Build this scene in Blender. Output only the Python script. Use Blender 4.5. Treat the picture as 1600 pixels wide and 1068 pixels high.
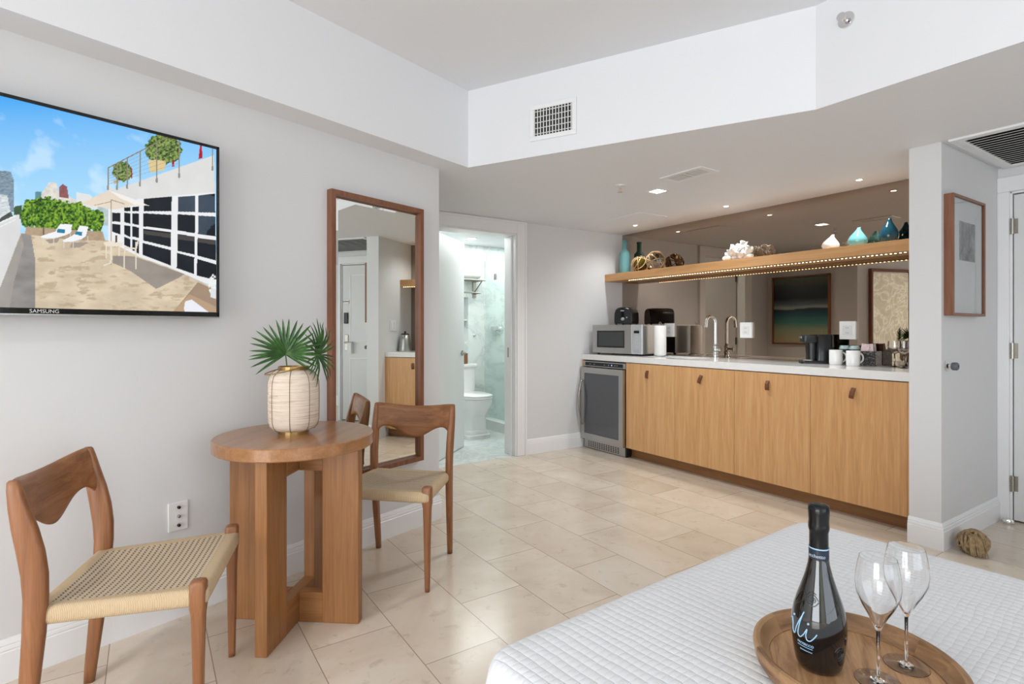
import bpy, bmesh, math, random
import numpy as np
from mathutils import Vector, Matrix, noise

for o in list(bpy.data.objects):
    bpy.data.objects.remove(o)
SC = bpy.context.scene
COL = SC.collection
PI = math.pi
R = math.radians
rnd = random.Random(7)

# ------------------------------------------------------------------ camera, world, light, exposure
cam_d = bpy.data.cameras.new('camera')
cam = bpy.data.objects.new('camera', cam_d)
COL.objects.link(cam)
cam.location = (0, 0, 1.16)
cam.rotation_euler = (PI/2, 0, R(-33.63))
cam_d.sensor_width = 36
cam_d.sensor_fit = 'HORIZONTAL'
cam_d.lens = 36*857/1600
cam_d.shift_y = -20/1600
cam_d.clip_start = 0.02
SC.camera = cam

SC.view_settings.view_transform = 'Standard'
SC.view_settings.look = 'None'
SC.view_settings.gamma = 1
SC.view_settings.use_curve_mapping = False
SC.view_settings.exposure = 0.24

world = bpy.data.worlds.new('sky')
SC.world = world
world.use_nodes = True
bg = world.node_tree.nodes['Background']
bg.inputs[0].default_value = (0.72, 0.84, 1.0, 1)
bg.inputs[1].default_value = 1.6

def area(name, loc, rot, sx, sy, power, color=(1, 1, 1), spread=180):
    l = bpy.data.lights.new(name, 'AREA')
    l.shape = 'RECTANGLE'; l.size = sx; l.size_y = sy
    l.energy = power; l.color = color
    l.spread = R(spread)
    o = bpy.data.objects.new(name, l)
    COL.objects.link(o)
    o.location = loc; o.rotation_euler = rot
    return o
# daylight entering through the terrace doors on the left and the windows behind
area('daylight_left', (-4.12, -0.9, 1.2), (0, R(-90), 0), 2.3, 2.9, 118, (.955, .98, 1))
area('daylight_rear', (0.6, -3.12, 1.2), (R(90), 0, 0), 3.6, 2.1, 30, (.955, .98, 1))

# ------------------------------------------------------------------ materials
MATS = {}
def lin(c):
    if isinstance(c, str):
        c = [int(c[i:i+2], 16)/255 for i in (0, 2, 4)]
        c = [x/12.92 if x <= .04045 else ((x+.055)/1.055)**2.4 for x in c]
    return (c[0], c[1], c[2], 1)

class NT:
    def __init__(s, name):
        s.m = bpy.data.materials.new(name); s.m.use_nodes = True
        s.t = s.m.node_tree; s.n = s.t.nodes; s.b = s.n['Principled BSDF']
    def new(s, typ, **kw):
        x = s.n.new(typ)
        for k, v in kw.items():
            setattr(x, k, v)
        return x
    def link(s, a, b): s.t.links.new(a, b)
    def inp(s, sock, v):
        if hasattr(v, 'is_output') or isinstance(v, bpy.types.NodeSocket): s.link(v, sock)
        else: sock.default_value = v
    def math(s, op, a, b=0.0, c=None):
        x = s.new('ShaderNodeMath', operation=op)
        s.inp(x.inputs[0], a); s.inp(x.inputs[1], b)
        if c is not None: s.inp(x.inputs[2], c)
        return x.outputs[0]
    def mix(s, f, a, b, mode='MIX'):
        x = s.new('ShaderNodeMixRGB', blend_type=mode)
        s.inp(x.inputs[0], f); s.inp(x.inputs[1], a); s.inp(x.inputs[2], b)
        return x.outputs[0]
    def coord(s, kind='Object', scale=(1, 1, 1), loc=(0, 0, 0), rot=(0, 0, 0)):
        tc = s.new('ShaderNodeTexCoord'); mp = s.new('ShaderNodeMapping')
        s.link(tc.outputs[kind], mp.inputs[0])
        mp.inputs['Scale'].default_value = scale
        mp.inputs['Location'].default_value = loc
        mp.inputs['Rotation'].default_value = rot
        return mp.outputs[0]
    def noise(s, vec, scale=5, detail=4, rough=.5, dist=0):
        x = s.new('ShaderNodeTexNoise'); s.link(vec, x.inputs['Vector'])
        x.inputs['Scale'].default_value = scale; x.inputs['Detail'].default_value = detail
        x.inputs['Roughness'].default_value = rough; x.inputs['Distortion'].default_value = dist
        return x.outputs[0]
    def ramp(s, f, stops):
        x = s.new('ShaderNodeValToRGB'); s.link(f, x.inputs[0])
        e = x.color_ramp.elements
        while len(e) < len(stops): e.new(0.5)
        for i, (p, c) in enumerate(stops):
            e[i].position = p; e[i].color = lin(c)
        return x.outputs[0]
    def bump(s, h, strength=.3, dist=.002):
        x = s.new('ShaderNodeBump'); s.link(h, x.inputs['Height'])
        x.inputs['Strength'].default_value = strength; x.inputs['Distance'].default_value = dist
        s.link(x.outputs[0], s.b.inputs['Normal'])
    def xyz(s, vec):
        x = s.new('ShaderNodeSeparateXYZ'); s.link(vec, x.inputs[0]); return x.outputs
    def comb(s, a, b, c):
        x = s.new('ShaderNodeCombineXYZ')
        for i, v in enumerate((a, b, c)): s.inp(x.inputs[i], v)
        return x.outputs[0]
    def setp(s, **kw):
        for k, v in kw.items():
            k = k.replace('_', ' ')
            s.inp(s.b.inputs[k], v)

def plain(name, c, rough=.5, metal=0, spec=None, coat=0, noise_amt=0.03, nscale=30, bump=0):
    if name in MATS: return MATS[name]
    t = NT(name)
    v = t.coord('Object')
    n = t.noise(v, nscale, 3)
    c4 = lin(c)
    dark = tuple(x*(1-noise_amt*2) for x in c4[:3])+(1,)
    t.setp(Base_Color=t.mix(n, dark, tuple(min(1, x*(1+noise_amt)) for x in c4[:3])+(1,)),
           Roughness=rough, Metallic=metal)
    if spec is not None: t.b.inputs['Specular IOR Level'].default_value = spec
    if coat: t.b.inputs['Coat Weight'].default_value = coat; t.b.inputs['Coat Roughness'].default_value = .05
    if bump: t.bump(n, bump, .001)
    MATS[name] = t.m
    return t.m

def wood(name, c1, c2, c3, axis=2, scale=1.0, rough=.42, coat=0.0, contrast=1.0):
    if name in MATS: return MATS[name]
    t = NT(name)
    sc = [14, 14, 14]; sc[axis] = 0.9
    v = t.coord('Object', tuple(x*scale for x in sc))
    n1 = t.noise(v, 2.2, 6, .62, .6)
    sc2 = [160, 160, 160]; sc2[axis] = 3.0
    v2 = t.coord('Object', tuple(x*scale for x in sc2))
    n2 = t.noise(v2, 1.5, 3, .6)
    col = t.ramp(n1, [(.28, c3), (.5, c1), (.72, c2)])
    fine = t.ramp(n2, [(.35, (.72, .68, .64)), (.6, (1, 1, 1))])
    col = t.mix(.5*contrast, col, fine, 'MULTIPLY')
    t.setp(Base_Color=col, Roughness=rough)
    if coat: t.b.inputs['Coat Weight'].default_value = coat; t.b.inputs['Coat Roughness'].default_value = .12
    t.bump(n2, .15, .0006)
    MATS[name] = t.m
    return t.m

def glass(name, c=(1, 1, 1), rough=0.0, ior=1.5, thin=False):
    if name in MATS: return MATS[name]
    t = NT(name)
    t.setp(Base_Color=lin(c), Roughness=rough, IOR=ior)
    t.b.inputs['Transmission Weight'].default_value = 1
    MATS[name] = t.m
    return t.m

def emit(name, c, s):
    if name in MATS: return MATS[name]
    t = NT(name)
    t.setp(Base_Color=lin(c), Roughness=.4)
    t.b.inputs['Emission Color'].default_value = lin(c)
    t.b.inputs['Emission Strength'].default_value = s
    MATS[name] = t.m
    return t.m

def wallpaint(name, c, rough=.55):
    t = NT(name)
    v = t.coord('Object')
    n = t.noise(v, 60, 4, .6); n2 = t.noise(v, 1.3, 2)
    base = lin(c)
    t.setp(Base_Color=t.mix(n2, tuple(x*.975 for x in base[:3])+(1,), base), Roughness=rough)
    t.bump(n, .05, .001)
    MATS[name] = t.m
    return t.m

M_wall = wallpaint('wall_paint', 'dededf')
M_ceil = wallpaint('ceiling_paint', 'ecedf0')
M_trim = wallpaint('trim_paint', 'f2f2f3', .3)
M_door = wallpaint('door_paint', 'e2e3e3', .35)

def floor_mat():
    t = NT('limestone_tile')
    tc = t.new('ShaderNodeTexCoord')
    x, y, z = t.xyz(tc.outputs['Object'])
    vec = t.comb(t.math('SUBTRACT', y, 2.05-.61*4), t.math('SUBTRACT', x, 1.41-.305*12), 0.0)
    br = t.new('ShaderNodeTexBrick')
    br.offset = .5; br.offset_frequency = 2; br.squash = 1
    t.link(vec, br.inputs['Vector'])
    br.inputs['Scale'].default_value = 1
    br.inputs['Brick Width'].default_value = .61
    br.inputs['Row Height'].default_value = .305
    br.inputs['Mortar Size'].default_value = .0017
    br.inputs['Mortar Smooth'].default_value = .1
    br.inputs['Color1'].default_value = (0, 0, 0, 1)
    br.inputs['Color2'].default_value = (1, 1, 1, 1)
    br.inputs['Mortar'].default_value = (.5, .5, .5, 1)
    o = tc.outputs['Object']
    nv = t.new('ShaderNodeVectorMath', operation='MULTIPLY_ADD')
    t.link(br.outputs['Color'], nv.inputs[0]); nv.inputs[1].default_value = (7, 5, 3); t.link(o, nv.inputs[2])
    n1 = t.noise(nv.outputs[0], 2.3, 6, .6, .8)
    n2 = t.noise(nv.outputs[0], 14, 5, .7, .5)
    col = t.ramp(n1, [(.3, 'd6c4b1'), (.5, 'e0d1bf'), (.7, 'e8ddcf')])
    fl = t.ramp(n2, [(.33, 'a58f78'), (.42, 'ffffff')])
    col = t.mix(.22, col, fl, 'MULTIPLY')
    tone = t.ramp(br.outputs['Color'], [(0, (.90, .89, .875)), (.5, (.96, .955, .945)), (1, (1, 1, 1))])
    col = t.mix(1, col, tone, 'MULTIPLY')
    mort = t.math('MULTIPLY', br.outputs['Fac'], .95)
    col = t.mix(mort, col, lin('9c8a76'))
    t.setp(Base_Color=col, Roughness=t.math('MULTIPLY_ADD', n2, .12, .13))
    inv = t.math('SUBTRACT', 1.0, br.outputs['Fac'])
    t.bump(inv, .3, .0008)
    MATS['limestone_tile'] = t.m
    return t.m
M_floor = floor_mat()

def marble(name, base='dfe5e2', vein='a9b4b2', tile=(.61, .305)):
    t = NT(name)
    v = t.coord('Object')
    n = t.noise(v, 1.8, 8, .65, 1.6)
    vein_f = t.math('ABSOLUTE', t.math('SUBTRACT', n, .5))
    c = t.ramp(vein_f, [(0, 'c6cdcb'), (.02, 'd5dbd9'), (.07, base)])
    t.setp(Base_Color=c, Roughness=.18)
    MATS[name] = t.m
    return t.m
M_marble = marble('white_marble')

M_oak = wood('cabinet_oak', 'd7a671', 'e1b480', 'cb9864', 2, 1.0, .45)
M_oak_h = wood('shelf_oak', 'cc9a66', 'd8a873', 'c08d5a', 0, 1.0, .45)
M_table = wood('table_oak', '9e6c3f', 'ac7a4b', '875a32', 2, 1.0, .4)
M_table_h = wood('table_oak_top', 'a8774d', 'b5855b', '956740', 0, 1.0, .28, .25)
M_teak = wood('chair_teak', '94613d', 'a8734c', '774a2e', 2, 1.3, .38)
M_teak_h = wood('chair_teak_back', '98653f', 'ae7b53', '784d2e', 0, 1.3, .38)
M_frame = wood('frame_walnut', '84543a', '91604a', '70432c', 2, 1.5, .4)
M_acacia = wood('tray_acacia', '8a6644', 'a9825a', '5d4029', 0, 1.6, .5, 0, 1.3)
M_steel = plain('brushed_steel', 'b4b4b2', .32, 1, nscale=60)
M_chrome = plain('chrome', 'e6e6e6', .06, 1, noise_amt=0)
M_nickel = plain('satin_nickel', 'a9a49a', .3, 1)
M_brass = plain('aged_brass', 'a8895a', .35, 1)
M_black = plain('black_plastic', '17181a', .35)
M_blackgloss = plain('black_gloss', '0b0c0e', .08)
M_white = plain('white_plastic', 'e9e9e7', .35)
M_ceramic = plain('white_ceramic', 'eeeeec', .12)
M_leather = plain('brown_leather', '6f4126', .55, bump=.2)
M_quartz = plain('white_quartz', 'ecebe9', .1)

def mirror(name, c, rough=0.0):
    t = NT(name); t.setp(Base_Color=lin(c), Metallic=1.0, Roughness=rough)
    MATS[name] = t.m; return t.m
M_mirror = mirror('silver_mirror', (.80, .82, .78))
M_bronze = mirror('bronze_mirror', (.40, .325, .265))

# ------------------------------------------------------------------ geometry helpers
class MB:
    def __init__(s): s.bm = bmesh.new(); s.uv = None
    def box(s, x0, x1, y0, y1, z0, z1, M=None):
        vs = [s.bm.verts.new((x, y, z)) for x in (x0, x1) for y in (y0, y1) for z in (z0, z1)]
        for f in ((0, 1, 3, 2), (4, 6, 7, 5), (0, 4, 5, 1), (2, 3, 7, 6), (0, 2, 6, 4), (1, 5, 7, 3)):
            s.bm.faces.new([vs[i] for i in f])
        if M is not None:
            for v in vs: v.co = M @ v.co
        return s
    def prism(s, pts, z0, z1, M=None):
        a = [s.bm.verts.new((x, y, z0)) for x, y in pts]
        b = [s.bm.verts.new((x, y, z1)) for x, y in pts]
        n = len(pts)
        s.bm.faces.new(a[::-1]); s.bm.faces.new(b)
        for i in range(n): s.bm.faces.new((a[i], a[(i+1) % n], b[(i+1) % n], b[i]))
        if M is not None:
            for v in a+b: v.co = M @ v.co
        return s
    def lathe(s, prof, n=40, M=None, cap=True, fn=None):
        rings = []
        for r, z in prof:
            if r < 1e-6: rings.append([s.bm.verts.new((0, 0, z))])
            else: rings.append([s.bm.verts.new((r*math.cos(2*PI*k/n), r*math.sin(2*PI*k/n), z)) for k in range(n)])
        for a, b in zip(rings, rings[1:]):
            for k in range(n):
                k2 = (k+1) % n
                if len(a) == 1 and len(b) == 1: continue
                if len(a) == 1: s.bm.faces.new((a[0], b[k2], b[k]))
                elif len(b) == 1: s.bm.faces.new((a[k], a[k2], b[0]))
                else: s.bm.faces.new((a[k], a[k2], b[k2], b[k]))
        if cap:
            if len(rings[0]) > 1: s.bm.faces.new(rings[0][::-1])
            if len(rings[-1]) > 1: s.bm.faces.new(rings[-1])
        for rg in rings:
            for v in rg:
                if fn: v.co = Vector(fn(v.co))
                if M is not None: v.co = M @ v.co
        return s
    def loft(s, secs, cap=True, closed=False):
        rings = [[s.bm.verts.new(p) for p in sec] for sec in secs]
        n = len(rings[0])
        pairs = list(zip(rings, rings[1:]))
        if closed: pairs.append((rings[-1], rings[0]))
        for a, b in pairs:
            for k in range(n):
                k2 = (k+1) % n
                s.bm.faces.new((a[k], a[k2], b[k2], b[k]))
        if cap and not closed:
            s.bm.faces.new(rings[0][::-1]); s.bm.faces.new(rings[-1])
        return s
    def tube(s, pts, r, n=8, closed=False, M=None):
        pts = [Vector(p) for p in pts]
        m = len(pts); secs = []
        up = None
        for i, p in enumerate(pts):
            if closed: d = pts[(i+1) % m]-pts[i-1]
            else: d = pts[min(i+1, m-1)]-pts[max(i-1, 0)]
            if d.length < 1e-9: d = Vector((0, 0, 1))
            d.normalize()
            if up is None:
                up = Vector((0, 0, 1)) if abs(d.z) < .9 else Vector((1, 0, 0))
            a = up-d*up.dot(d)
            if a.length < 1e-5: a = Vector((1, 0, 0)).cross(d)
            a.normalize(); up = a
            b = d.cross(a)
            rr = r[i] if isinstance(r, (list, tuple)) else r
            sec = [p+(a*math.cos(2*PI*k/n)+b*math.sin(2*PI*k/n))*rr for k in range(n)]
            if M is not None: sec = [M @ q for q in sec]
            secs.append(sec)
        return s.loft(secs, True, closed)
    def sphere(s, c, r, n=16, M=None):
        rx, ry, rz = (r, r, r) if not isinstance(r, (tuple, list)) else r
        prof = [(math.sin(PI*i/n), -math.cos(PI*i/n)) for i in range(n+1)]
        prof[0] = (0, -1); prof[-1] = (0, 1)
        T = Matrix.Translation(c) @ Matrix.Diagonal((rx, ry, rz, 1))
        if M is not None: T = M @ T
        return s.lathe(prof, n*2, T, False)
    def grid(s, P, mi=None):
        rows = [[s.bm.verts.new(p) for p in row] for row in P]
        fs = []
        for i in range(len(rows)-1):
            for j in range(len(rows[0])-1):
                fs.append(s.bm.faces.new((rows[i][j], rows[i][j+1], rows[i+1][j+1], rows[i+1][j])))
        return rows, fs
    def build(s, name, mat, parent=None, smooth=False, bevel=0, seg=2, recalc=True, loc=None, rz=None):
        if recalc: bmesh.ops.recalc_face_normals(s.bm, faces=s.bm.faces)
        me = bpy.data.meshes.new(name)
        s.bm.to_mesh(me); s.bm.free()
        o = bpy.data.objects.new(name, me)
        COL.objects.link(o)
        for m in (mat if isinstance(mat, (list, tuple)) else [mat]):
            me.materials.append(m)
        if smooth:
            me.polygons.foreach_set('use_smooth', [True]*len(me.polygons))
            if smooth != 'all':
                mark_sharp(me, R(40))
        if bevel:
            b = o.modifiers.new('bevel', 'BEVEL'); b.width = bevel; b.segments = seg; b.limit_method = 'ANGLE'
            b.angle_limit = R(40)
        if parent is not None: o.parent = parent
        if loc is not None: o.location = loc
        if rz is not None: o.rotation_euler = (0, 0, rz)
        return o

def mark_sharp(me, ang):
    bm = bmesh.new(); bm.from_mesh(me)
    for e in bm.edges:
        if len(e.link_faces) == 2 and e.calc_face_angle(0) > ang: e.smooth = False
    bm.to_mesh(me); bm.free()

def tag(o, label, cat, group=None):
    o['label'] = label; o['category'] = cat
    if group: o['group'] = group
    return o
def thing(name, label, cat, loc, rz=0, group=None):
    o = bpy.data.objects.new(name, None); COL.objects.link(o)
    o.empty_display_size = .05
    o.location = loc; o.rotation_euler = (0, 0, rz)
    return tag(o, label, cat, group)
def struct(o): o['kind'] = 'structure'; return o
def dup(root, loc, rz, label, group=None):
    r = root.copy(); COL.objects.link(r); r.location = loc; r.rotation_euler = (0, 0, rz); r['label'] = label
    if group: r['group'] = group
    for ch in list(root.children):
        c = ch.copy(); COL.objects.link(c); c.parent = r
        for g in list(ch.children):
            d = g.copy(); COL.objects.link(d); d.parent = c
    return r
def text(name, s, size, mat, parent, loc, rot, depth=.0004, align='CENTER', shear=0):
    cu = bpy.data.curves.new(name, 'FONT'); cu.body = s; cu.size = size; cu.extrude = depth
    cu.align_x = align; cu.align_y = 'CENTER'; cu.shear = shear
    tmp = bpy.data.objects.new('tmp', cu); COL.objects.link(tmp)
    me = bpy.data.meshes.new_from_object(tmp.evaluated_get(bpy.context.evaluated_depsgraph_get()))
    bpy.data.objects.remove(tmp)
    me.materials.clear(); me.materials.append(mat)
    o = bpy.data.objects.new(name, me); COL.objects.link(o); o.parent = parent
    o.location = loc; o.rotation_euler = rot
    return o
def T(x, y, z): return Matrix.Translation((x, y, z))
def Rz(a): return Matrix.Rotation(a, 4, 'Z')
def Rx(a): return Matrix.Rotation(a, 4, 'X')
def Ry(a): return Matrix.Rotation(a, 4, 'Y')
def rrect(w, h, r, n=5):
    out = []
    for cx, cy, a0 in ((w-r, h-r, 0), (-w+r, h-r, 90), (-w+r, -h+r, 180), (w-r, -h+r, 270)):
        for k in range(n+1):
            a = R(a0+90*k/n); out.append((cx+r*math.cos(a), cy+r*math.sin(a)))
    return out
def sel(cx, cy, z, hx, hy, p=3.2, n=20, rot=0):
    out = []
    for k in range(n):
        a = 2*PI*k/n
        c, s_ = math.cos(a), math.sin(a)
        x = hx*math.copysign(abs(c)**(2/p), c); y = hy*math.copysign(abs(s_)**(2/p), s_)
        out.append((cx+x*math.cos(rot)-y*math.sin(rot), cy+x*math.sin(rot)+y*math.cos(rot), z))
    return out

# ------------------------------------------------------------------ the room shell
A18 = R(18.4)
TVO = Vector((1.495, 3.059, 0))                 # end corner of the skewed television wall
TVT = Vector((math.cos(A18), math.sin(A18), 0))
TVN = Vector((math.sin(A18), -math.cos(A18), 0))
def tv(s, out=0, z=0): return TVO+TVT*s+TVN*out+Vector((0, 0, z))
ZC, ZU = 2.145, 2.611
BY = 4.155                                       # wall with the bathroom door
MX = 4.154                                       # mirrored back of the kitchenette

struct(MB().box(-4.4, 4.6, -3.4, 4.16, -.08, 0).build('floor', M_floor))
struct(MB().box(1.3, 4.6, 4.16, 5.75, -.08, 0.002).build('floor', M_marble))
struct(MB().box(-4.4, 4.6, -3.4, 5.75, ZU, ZU+.1).build('ceiling', M_ceil))
A = (1.63, 2.932); B = (2.499, 1.294)
bl = Vector((A[0], A[1], 0))-TVT*6.4
low = [(bl.x, bl.y), A, B, (2.499, -3.3), (4.5, -3.3), (4.5, 4.32), (1.2, 4.32), (1.2, 3.1)]
e = tv(-6.4, -.1); low.append((e.x, e.y))
struct(MB().prism(low, ZC, ZU+.02).build('ceiling', M_ceil))
struct(MB().box(1.5, 4.45, 4.32, 5.75, 2.145, 2.3).build('ceiling', M_ceil))

w = MB().box(-6.2, 0, 0, .12, 0, ZU)
struct(w.build('wall_left', M_wall, loc=TVO, rz=A18))
struct(MB().prism([(1.495, 3.059), (1.495, BY+.01), (1.38, BY+.01), (1.38, 3.09)], 0, ZU).build('wall_passage', M_wall))
w = MB().box(1.38, 1.99, BY, 4.325, 0, ZU).box(2.81, 4.3, BY, 4.325, 0, ZU).box(1.99, 2.81, BY, 4.325, 2.03, ZU)
struct(w.build('wall_back', M_wall))
struct(MB().box(4.16, 4.3, 1.2, BY+.1, 0, ZU).build('wall_right', M_wall))
struct(MB().box(3.475, 4.36, 1.15, 1.297, 0, ZU).build('wall_pier', M_wall))
w = MB().box(4.345, 4.5, -3.3, .17, 0, ZU).box(4.345, 4.5, 1.095, 1.3, 0, ZU).box(4.345, 4.5, .17, 1.095, 1.99, ZU).box(4.5, 4.56, .1, 1.15, 0, 2.1)
struct(w.build('wall_entry', M_wall))
w = MB().box(-4.3, -4.2, -3.3, -2.4, 0, ZU).box(-4.3, -4.2, .6, 1.25, 0, ZU).box(-4.3, -4.2, -2.4, .6, 2.4, ZU)
struct(w.build('wall_terrace', M_wall))
M_flor = None
def floral():
    t = NT('pale_floral_wallpaper')
    v = t.coord('Object', (1, 1, 1))
    n = t.noise(v, 2.0, 5, .5, 3.2)
    f = t.math('ABSOLUTE', t.math('SUBTRACT', n, .5))
    c = t.ramp(f, [(.0, 'f6f6ee'), (.035, 'dddcd0'), (.12, 'cdccc0')])
    t.setp(Base_Color=c, Roughness=.5)
    return t.m
w = MB().box(-4.3, -1.3, -3.35, -3.2, 0, ZU).box(2.5, 4.5, -3.35, -3.2, 0, ZU).box(-1.3, 2.5, -3.35, -3.2, 0, .12).box(-1.3, 2.5, -3.35, -3.2, 2.3, ZU)
struct(w.build('wall_rear', floral()))

# windows and terrace doors behind the camera
def window(name, axis, a0, a1, z0, z1, pos, na, nz):
    m = MB()
    def bar(u0, u1, v0, v1, d=.03):
        if axis == 'y': m.box(pos-d, pos+d, u0, u1, v0, v1)
        else: m.box(u0, u1, pos-d, pos+d, v0, v1)
    for i in range(na+1):
        u = a0+(a1-a0)*i/na; k = .035 if i in (0, na) else .022
        bar(max(a0, u-k), min(a1, u+k), z0, z1)
    for i in range(nz+1):
        v = z0+(z1-z0)*i/nz; bar(a0, a1, max(z0, v-.025), min(z1, v+.025), .027)
    o = struct(m.build(name, M_trim))
    g = MB()
    if axis == 'y': g.box(pos-.003, pos+.003, a0, a1, z0, z1)
    else: g.box(a0, a1, pos-.003, pos+.003, z0, z1)
    g.build('pane', glass('window_glass', (.97, .98, .98)), o)
window('window_1', 'y', -2.4, .6, 0, 2.4, -4.25, 4, 4)
window('window_2', 'x', -1.3, 2.5, .12, 2.3, -3.28, 4, 3)

# skirting boards
PROF = [(0, 0), (.016, 0), (.016, .098), (.0125, .102), (.0145, .107), (.0125, .116), (.0095, .118), (.0105, .123), (.006, .134), (.003, .14), (0, .14)]
def baseboard(name, path):
    """path: points on the wall face, room on the right-hand side when walking along it"""
    m = MB(); pts = [Vector((p[0], p[1])) for p in path]; secs = []
    for i, p in enumerate(pts):
        d0 = (p-pts[i-1]).normalized() if i else None
        d1 = (pts[i+1]-p).normalized() if i < len(pts)-1 else None
        n0 = Vector((d0.y, -d0.x)) if d0 else None
        n1 = Vector((d1.y, -d1.x)) if d1 else None
        if n0 is None: n = n1
        elif n1 is None: n = n0
        else: n = (n0+n1)/(1+n0.dot(n1))
        secs.append([(p.x+n.x*a, p.y+n.y*a, z) for a, z in PROF])
    m.loft(secs)
    return struct(m.build(name, M_trim))
p = tv(-6.0)
baseboard('baseboard_left', [(p.x, p.y), (1.495, 3.059), (1.495, BY), (1.895, BY)])
baseboard('baseboard_back', [(2.905, BY), (3.62, BY)])
baseboard('baseboard_pier', [(3.475, 1.30), (3.475, 1.15), (4.345, 1.15)])
baseboard('baseboard_entry', [(4.345, .09), (4.345, -3.2)])
baseboard('baseboard_rear', [(4.345, -3.2), (-4.2, -3.2)])

# bathroom door frame, door leaf
m = MB()
m.box(1.895, 1.99, BY-.018, BY, 0, ZC-.002).box(2.81, 2.905, BY-.018, BY, 0, ZC-.002).box(1.99, 2.81, BY-.018, BY, 2.03, ZC-.002)
m.box(1.885, 1.90, BY-.026, BY, 0, ZC-.002).box(2.895, 2.915, BY-.026, BY, 0, ZC-.002)
m.box(1.90, 2.895, BY-.026, BY, 2.12, ZC-.002)
m.box(2.795, 2.81, BY-.01, 4.33, 0, 2.03).box(1.99, 2.005, BY-.01, 4.33, 0, 2.03).box(2.005, 2.795, BY-.01, 4.33, 2.015, 2.03)
m.box(2.78, 2.796, BY+.04, BY+.08, 0, 2.015)
tr = struct(m.build('trim_1', M_trim, bevel=.003))
MB().box(2.789, 2.795, BY+.085, BY+.115, .90, .99).build('strike_plate', M_nickel, tr)
leaf = thing('d', '', '', (2.01, 4.28, .008), R(41)); del leaf['label'], leaf['category']; leaf.name = 'door_1'; struct(leaf)
MB().box(0, .77, -.02, .02, 0, 2.0).build('door_leaf', M_door, leaf, bevel=.002)
m = MB()
for sgn in (-1, 1):
    m.lathe([(.026, 0), (.026, .008), (.01, .010), (.01, .035)], 24, T(.715, sgn*.02, .92) @ Rx(-sgn*PI/2))
    m.tube([(.715, sgn*.052, .92), (.69, sgn*.056, .92), (.60, sgn*.056, .92)], [.009, .0085, .007], 10)
m.box(.766, .772, -.011, .011, .86, .98)
m.build('door_handle', M_nickel, leaf, smooth=True)
m = MB()
for z in (.2, 1.0, 1.8): m.tube([(0, -.022, z-.045), (0, -.022, z+.045)], .007, 10)
m.build('hinge', M_black, leaf)

# entry door with frame
m = MB()
for y0, y1 in ((1.095, 1.15), (.09, .17)):
    m.box(4.327, 4.345, y0, y1, 0, 1.99)
m.box(4.327, 4.345, .09, 1.15, 1.99, 2.08)
m.box(4.345, 4.5, 1.083, 1.096, 0, 1.99).box(4.345, 4.5, .17, .183, 0, 1.99).box(4.345, 4.5, .17, 1.095, 1.977, 1.99)
struct(m.build('trim_2', M_trim, bevel=.003))
dr = bpy.data.objects.new('door_2', None); COL.objects.link(dr); dr.location = (4.352, 1.078, .01); dr.rotation_euler = (0, 0, R(-90)); struct(dr)
m = MB().box(0, .89, 0, .04, 0, 1.96)
m.build('door_leaf', M_door, dr, bevel=.002)
for z0, z1 in ((.12, .78), (.98, 1.84)):
    m = MB()
    for x0, x1 in ((.12, .77),):
        q = [(x0, z0), (x1, z0), (x1, z1), (x0, z1)]
        pr = [(-.012, 0), (-.008, .006), (0, .008), (.008, .004), (.014, -.0)]
        secs = []
        for k in range(4):
            cx, cz = q[k]; sx = 1 if k in (0, 3) else -1; sz = 1 if k in (0, 1) else -1
            secs.append([(cx+sx*a, -h, cz+sz*a) for a, h in pr]+[(cx+sx*.014, .002, cz+sz*.014), (cx-sx*.012, .002, cz-sz*.012)])
        m.loft(secs, closed=True)
    m.build('door_molding', M_trim, dr)
for z in (.22, 1.02, 1.77):
    m = MB().tube([(-.004, -.012, z-.045), (-.004, -.012, z+.045)], .009, 12)
    for k in (-.045, -.015, .015, .045): m.tube([(-.004, -.012, z+k-.002), (-.004, -.012, z+k+.002)], .0105, 12)
    m.box(-.02, .02, -.0035, .001, z-.045, z+.045)
    m.build('hinge', M_nickel, dr, smooth=True)
m = MB().box(.80, .86, -.02, 0, 1.22, 1.36); m.build('card_lock', M_black, dr, bevel=.006)
m = MB().box(.80, .85, -.012, 0, .88, 1.08)
m.lathe([(.012, 0), (.012, .05)], 16, T(.825, 0, .98) @ Rx(PI/2))
m.tube([(.825, -.05, .98), (.80, -.055, .98), (.70, -.055, .98)], .009, 10)
m.build('door_handle', M_nickel, dr, bevel=.003)
m = MB().tube([(.80, -.01, 1.50), (.84, -.03, 1.5), (.87, -.02, 1.5)], .006, 8).box(.79, .86, -.01, 0, 1.48, 1.52)
m.build('door_latch', M_nickel, dr)
tg = MB().box(-.03, .03, -.001, .001, -.13, 0).lathe([(.013, -.001), (.016, -.001), (.016, .001), (.013, .001)], 20, T(0, 0, .012) @ Rx(PI/2), cap=False)
tg = tg.build('door_hanger', M_white, loc=(4.352-.056, 1.078-.75, .985), rz=R(-90)); tag(tg, 'white paper door hanger hooked on the handle of the entry door', 'door hanger')
# kitchenette side wall switch plate, only seen in the tall mirror
sp = thing('switch_plate', 'white two-gang switch plate on the side wall of the kitchenette, seen in the tall mirror', 'light switch', (3.75, 1.297, 1.2), PI)
MB().box(-.06, .06, -.008, 0, -.06, .06).build('plate', M_white, sp, bevel=.003)
for x in (-.03, .03): MB().box(x-.016, x+.016, -.012, -.007, -.033, .033).build('rocker', M_white, sp, bevel=.002)

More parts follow.
